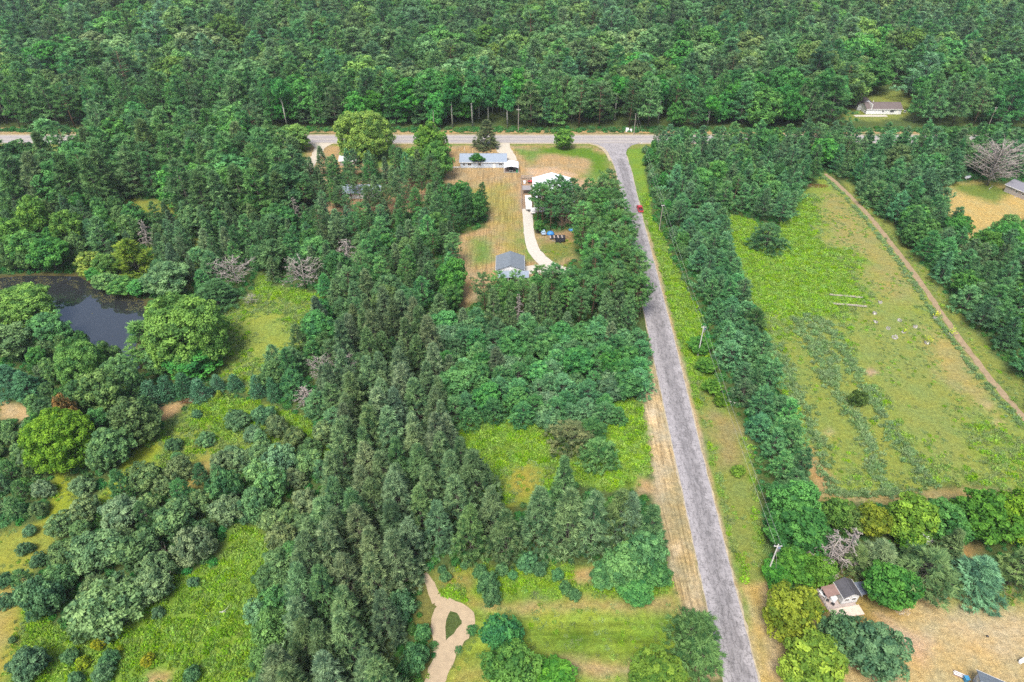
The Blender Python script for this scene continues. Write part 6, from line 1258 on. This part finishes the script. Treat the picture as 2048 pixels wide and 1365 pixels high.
lush = (gr > 1.42) & (cc[:, 1] > .12) & (np.abs(mm) < .25)
mid = (~lush) & (gr > .98) & (cc[:, 1] > .10) & (np.abs(mm) < .3) & (pn > .42)
bf = (mm < -.3) & (rng.random(len(x)) < .35)
pk = (lush & (rng.random(len(x)) < .92)) | (mid & (rng.random(len(x)) < .5)) | bf
pk &= ~on_road(x, y) & (sdist(x, y, POND) > 1.0)
x, y, lu, g_ = x[pk], y[pk], lush[pk], gr[pk]
s = rng.uniform(.75, 1.35, len(x))*np.where(lu, 1.0, .6)
use_w = lu & (g_ > 1.6) | (rng.random(len(x)) < .25)
scatter('meadow_weeds', np.stack([x, y, np.zeros(len(x))-.03], 1), rng.uniform(0, 6.28, len(x)), np.stack([s, s, s*rng.uniform(.7, 1.2, len(x))], 1),
        np.where(use_w, rng.integers(0, 4, len(x)), rng.integers(4, 7, len(x))), weed_col, 'bright green weeds and tall grass covering the meadows', 'weeds')
# weed rows in the right field and along the track
ROWS = [[(1545,690),(1567,725),(1594,782),(1621,850),(1639,890),(1645,930),(1666,978)], [(1587,638),(1615,679),(1645,741),(1673,782),(1707,833),(1735,884),(1758,961),(1775,982)],
        [(1611,631),(1632,668),(1660,720),(1680,760)], [(1642,638),(1676,686),(1710,741),(1741,795),(1768,843),(1800,894),(1837,944),(1861,978)], [(1650,985),(1720,992),(1800,988),(1840,985)]]
px_, py_, sc_ = [], [], []
for rrow in ROWS:
    P_ = [np.array(p) for p in GP(rrow)]
    for a_, b_ in zip(P_[:-1], P_[1:]):
        L_ = np.linalg.norm(b_-a_)
        for q in range(int(L_*4.2)):
            p = a_+(b_-a_)*rng.random(); px_.append(p[0]+rng.normal(0, 1.15)); py_.append(p[1]+rng.normal(0, .4)); sc_.append(rng.uniform(.7, 1.5))
for a_, b_ in zip(tg[:-1], tg[1:]):
    a_, b_ = np.array(a_), np.array(b_); L_ = np.linalg.norm(b_-a_)
    for q in range(int(L_*3.2)):
        p = a_+(b_-a_)*rng.random(); px_.append(p[0]-2.6+rng.normal(0, .55)); py_.append(p[1]+rng.normal(0, .4)); sc_.append(rng.uniform(.6, 1.1))
M['weedrow'] = leaf_mat('grey_green_weeds', (.11,.21,.075), (.29,.43,.19), trans=.3, hue=.02, val=.2)
row_col = proto_coll('tall_weed', [patch_mesh(f'tall_weed_{i}', 950+i, 18, .65, 1.0, 9, .42, .08, M['weedrow'], 1.3) for i in range(4)])
px_, py_, sc_ = map(np.array, (px_, py_, sc_)); keep_ = vnoise(px_, py_, 3.2, 21)+rng.random(len(px_))*.35 > .30; px_, py_, sc_ = px_[keep_], py_[keep_], sc_[keep_]
scatter('tall_weed_rows', np.stack([px_, py_, np.zeros(len(px_))-.03], 1), rng.uniform(0, 6.28, len(px_)), np.stack([sc_]*3, 1), rng.integers(0, 4, len(px_)), row_col, 'grey-green tall weeds growing in rows in the right field and beside the track', 'weeds')
# undergrowth on the wood floor and edges
M['under'] = leaf_mat('undergrowth_leaves', (.03,.12,.03), (.10,.27,.07), trans=.35, hue=.03, val=.25)
def bushlet(i):
    rng = np.random.default_rng(970+i); n = 220; d = unit(rng.normal(0, 1, (n, 3))+np.array([0,0,.5])); P = d*np.array([1.0, 1.0, .75])*rng.uniform(.55, 1.05, n)[:, None]; P[:, 2] = np.abs(P[:, 2])
    v, f, t = leaves(P, d, .19, rng, np.clip(rng.normal(.5, .3, n), 0, 1)); return mesh_from(f'undergrowth_{i}', v, f, M['under'], tv=t)
und_col = proto_coll('undergrowth_bush', [bushlet(i) for i in range(4)])
x, y, rng = sample(1.9, -240, 300, 52, 336, 33)
cc, mm = cover_at(x, y); ok = (cc[:, 1] < .105) & ~on_road(x, y) & (sdist(x, y, POND) > .5) & (cc[:, 1] > cc[:, 0]*1.15)
for ko in KEEP_OUT: ok &= ~in_poly(x, y, ko)
x, y = x[ok], y[ok]
x2 = rng.uniform(-330, 260, 1500); y2 = rng.uniform(YN+4.5, YN+11, 1500); ok2 = rng.random(1500) < .8; x2, y2 = x2[ok2], y2[ok2]
x = np.r_[x, x2]; y = np.r_[y, y2]; s = rng.uniform(.5, 1.35, len(x)); s[-len(x2):] *= 1.25
scatter('undergrowth', np.stack([x, y, np.zeros(len(x))-.05], 1), rng.uniform(0, 6.28, len(x)), np.stack([s, s, s*rng.uniform(.7, 1.3, len(x))], 1), rng.integers(0, 4, len(x)), und_col, 'low green undergrowth on the wood floor and along the wood edges', 'undergrowth')
# pond weed along the far shore
rng = np.random.default_rng(44); pw_ = GP([(150,556),(200,578),(250,592),(292,605),(292,625),(240,618),(200,600),(170,585),(130,565)]); pw2 = GP([(-60,556),(60,552),(140,556),(100,568),(20,580),(-60,590)])
pts = []
for pol, n in ((pw_, 2600), (pw2, 1700)):
    ax = rng.uniform(min(p[0] for p in pol), max(p[0] for p in pol), n); ay = rng.uniform(min(p[1] for p in pol), max(p[1] for p in pol), n); k = in_poly(ax, ay, pol) & (vnoise(ax, ay, 2.5, 3) > .38); pts.append(np.stack([ax[k], ay[k], np.full(k.sum(), -.30)], 1))
for n in (110,):
    pol = POND; ax = rng.uniform(min(xs), max(xs), n); ay = rng.uniform(min(ys), max(ys), n); k = in_poly(ax, ay, pol) & (vnoise(ax, ay, 6, 6) > .5); pts.append(np.stack([ax[k], ay[k], np.full(k.sum(), -.30)], 1))
pts = np.concatenate(pts)
lily = MB(); lily.cyl(0, 0, 0, .012, .16, 9); lm = bpy.data.meshes.new('lily_pad'); lm.from_pydata(lily.v, [], lily.f); lm.materials.append(mat('pond_weed', (.085,.085,.03), .7, var=.2)); lm.update()
s = rng.uniform(.5, 1.6, len(pts)); scatter('pond_weed', pts, rng.uniform(0, 6.28, len(pts)), np.stack([s, s*rng.uniform(.6, 1, len(pts)), np.ones(len(pts))], 1), np.zeros(len(pts)), proto_coll('lily', [lm]), 'brownish floating pond weed and pads along the far shore', 'pond weed')
haze()
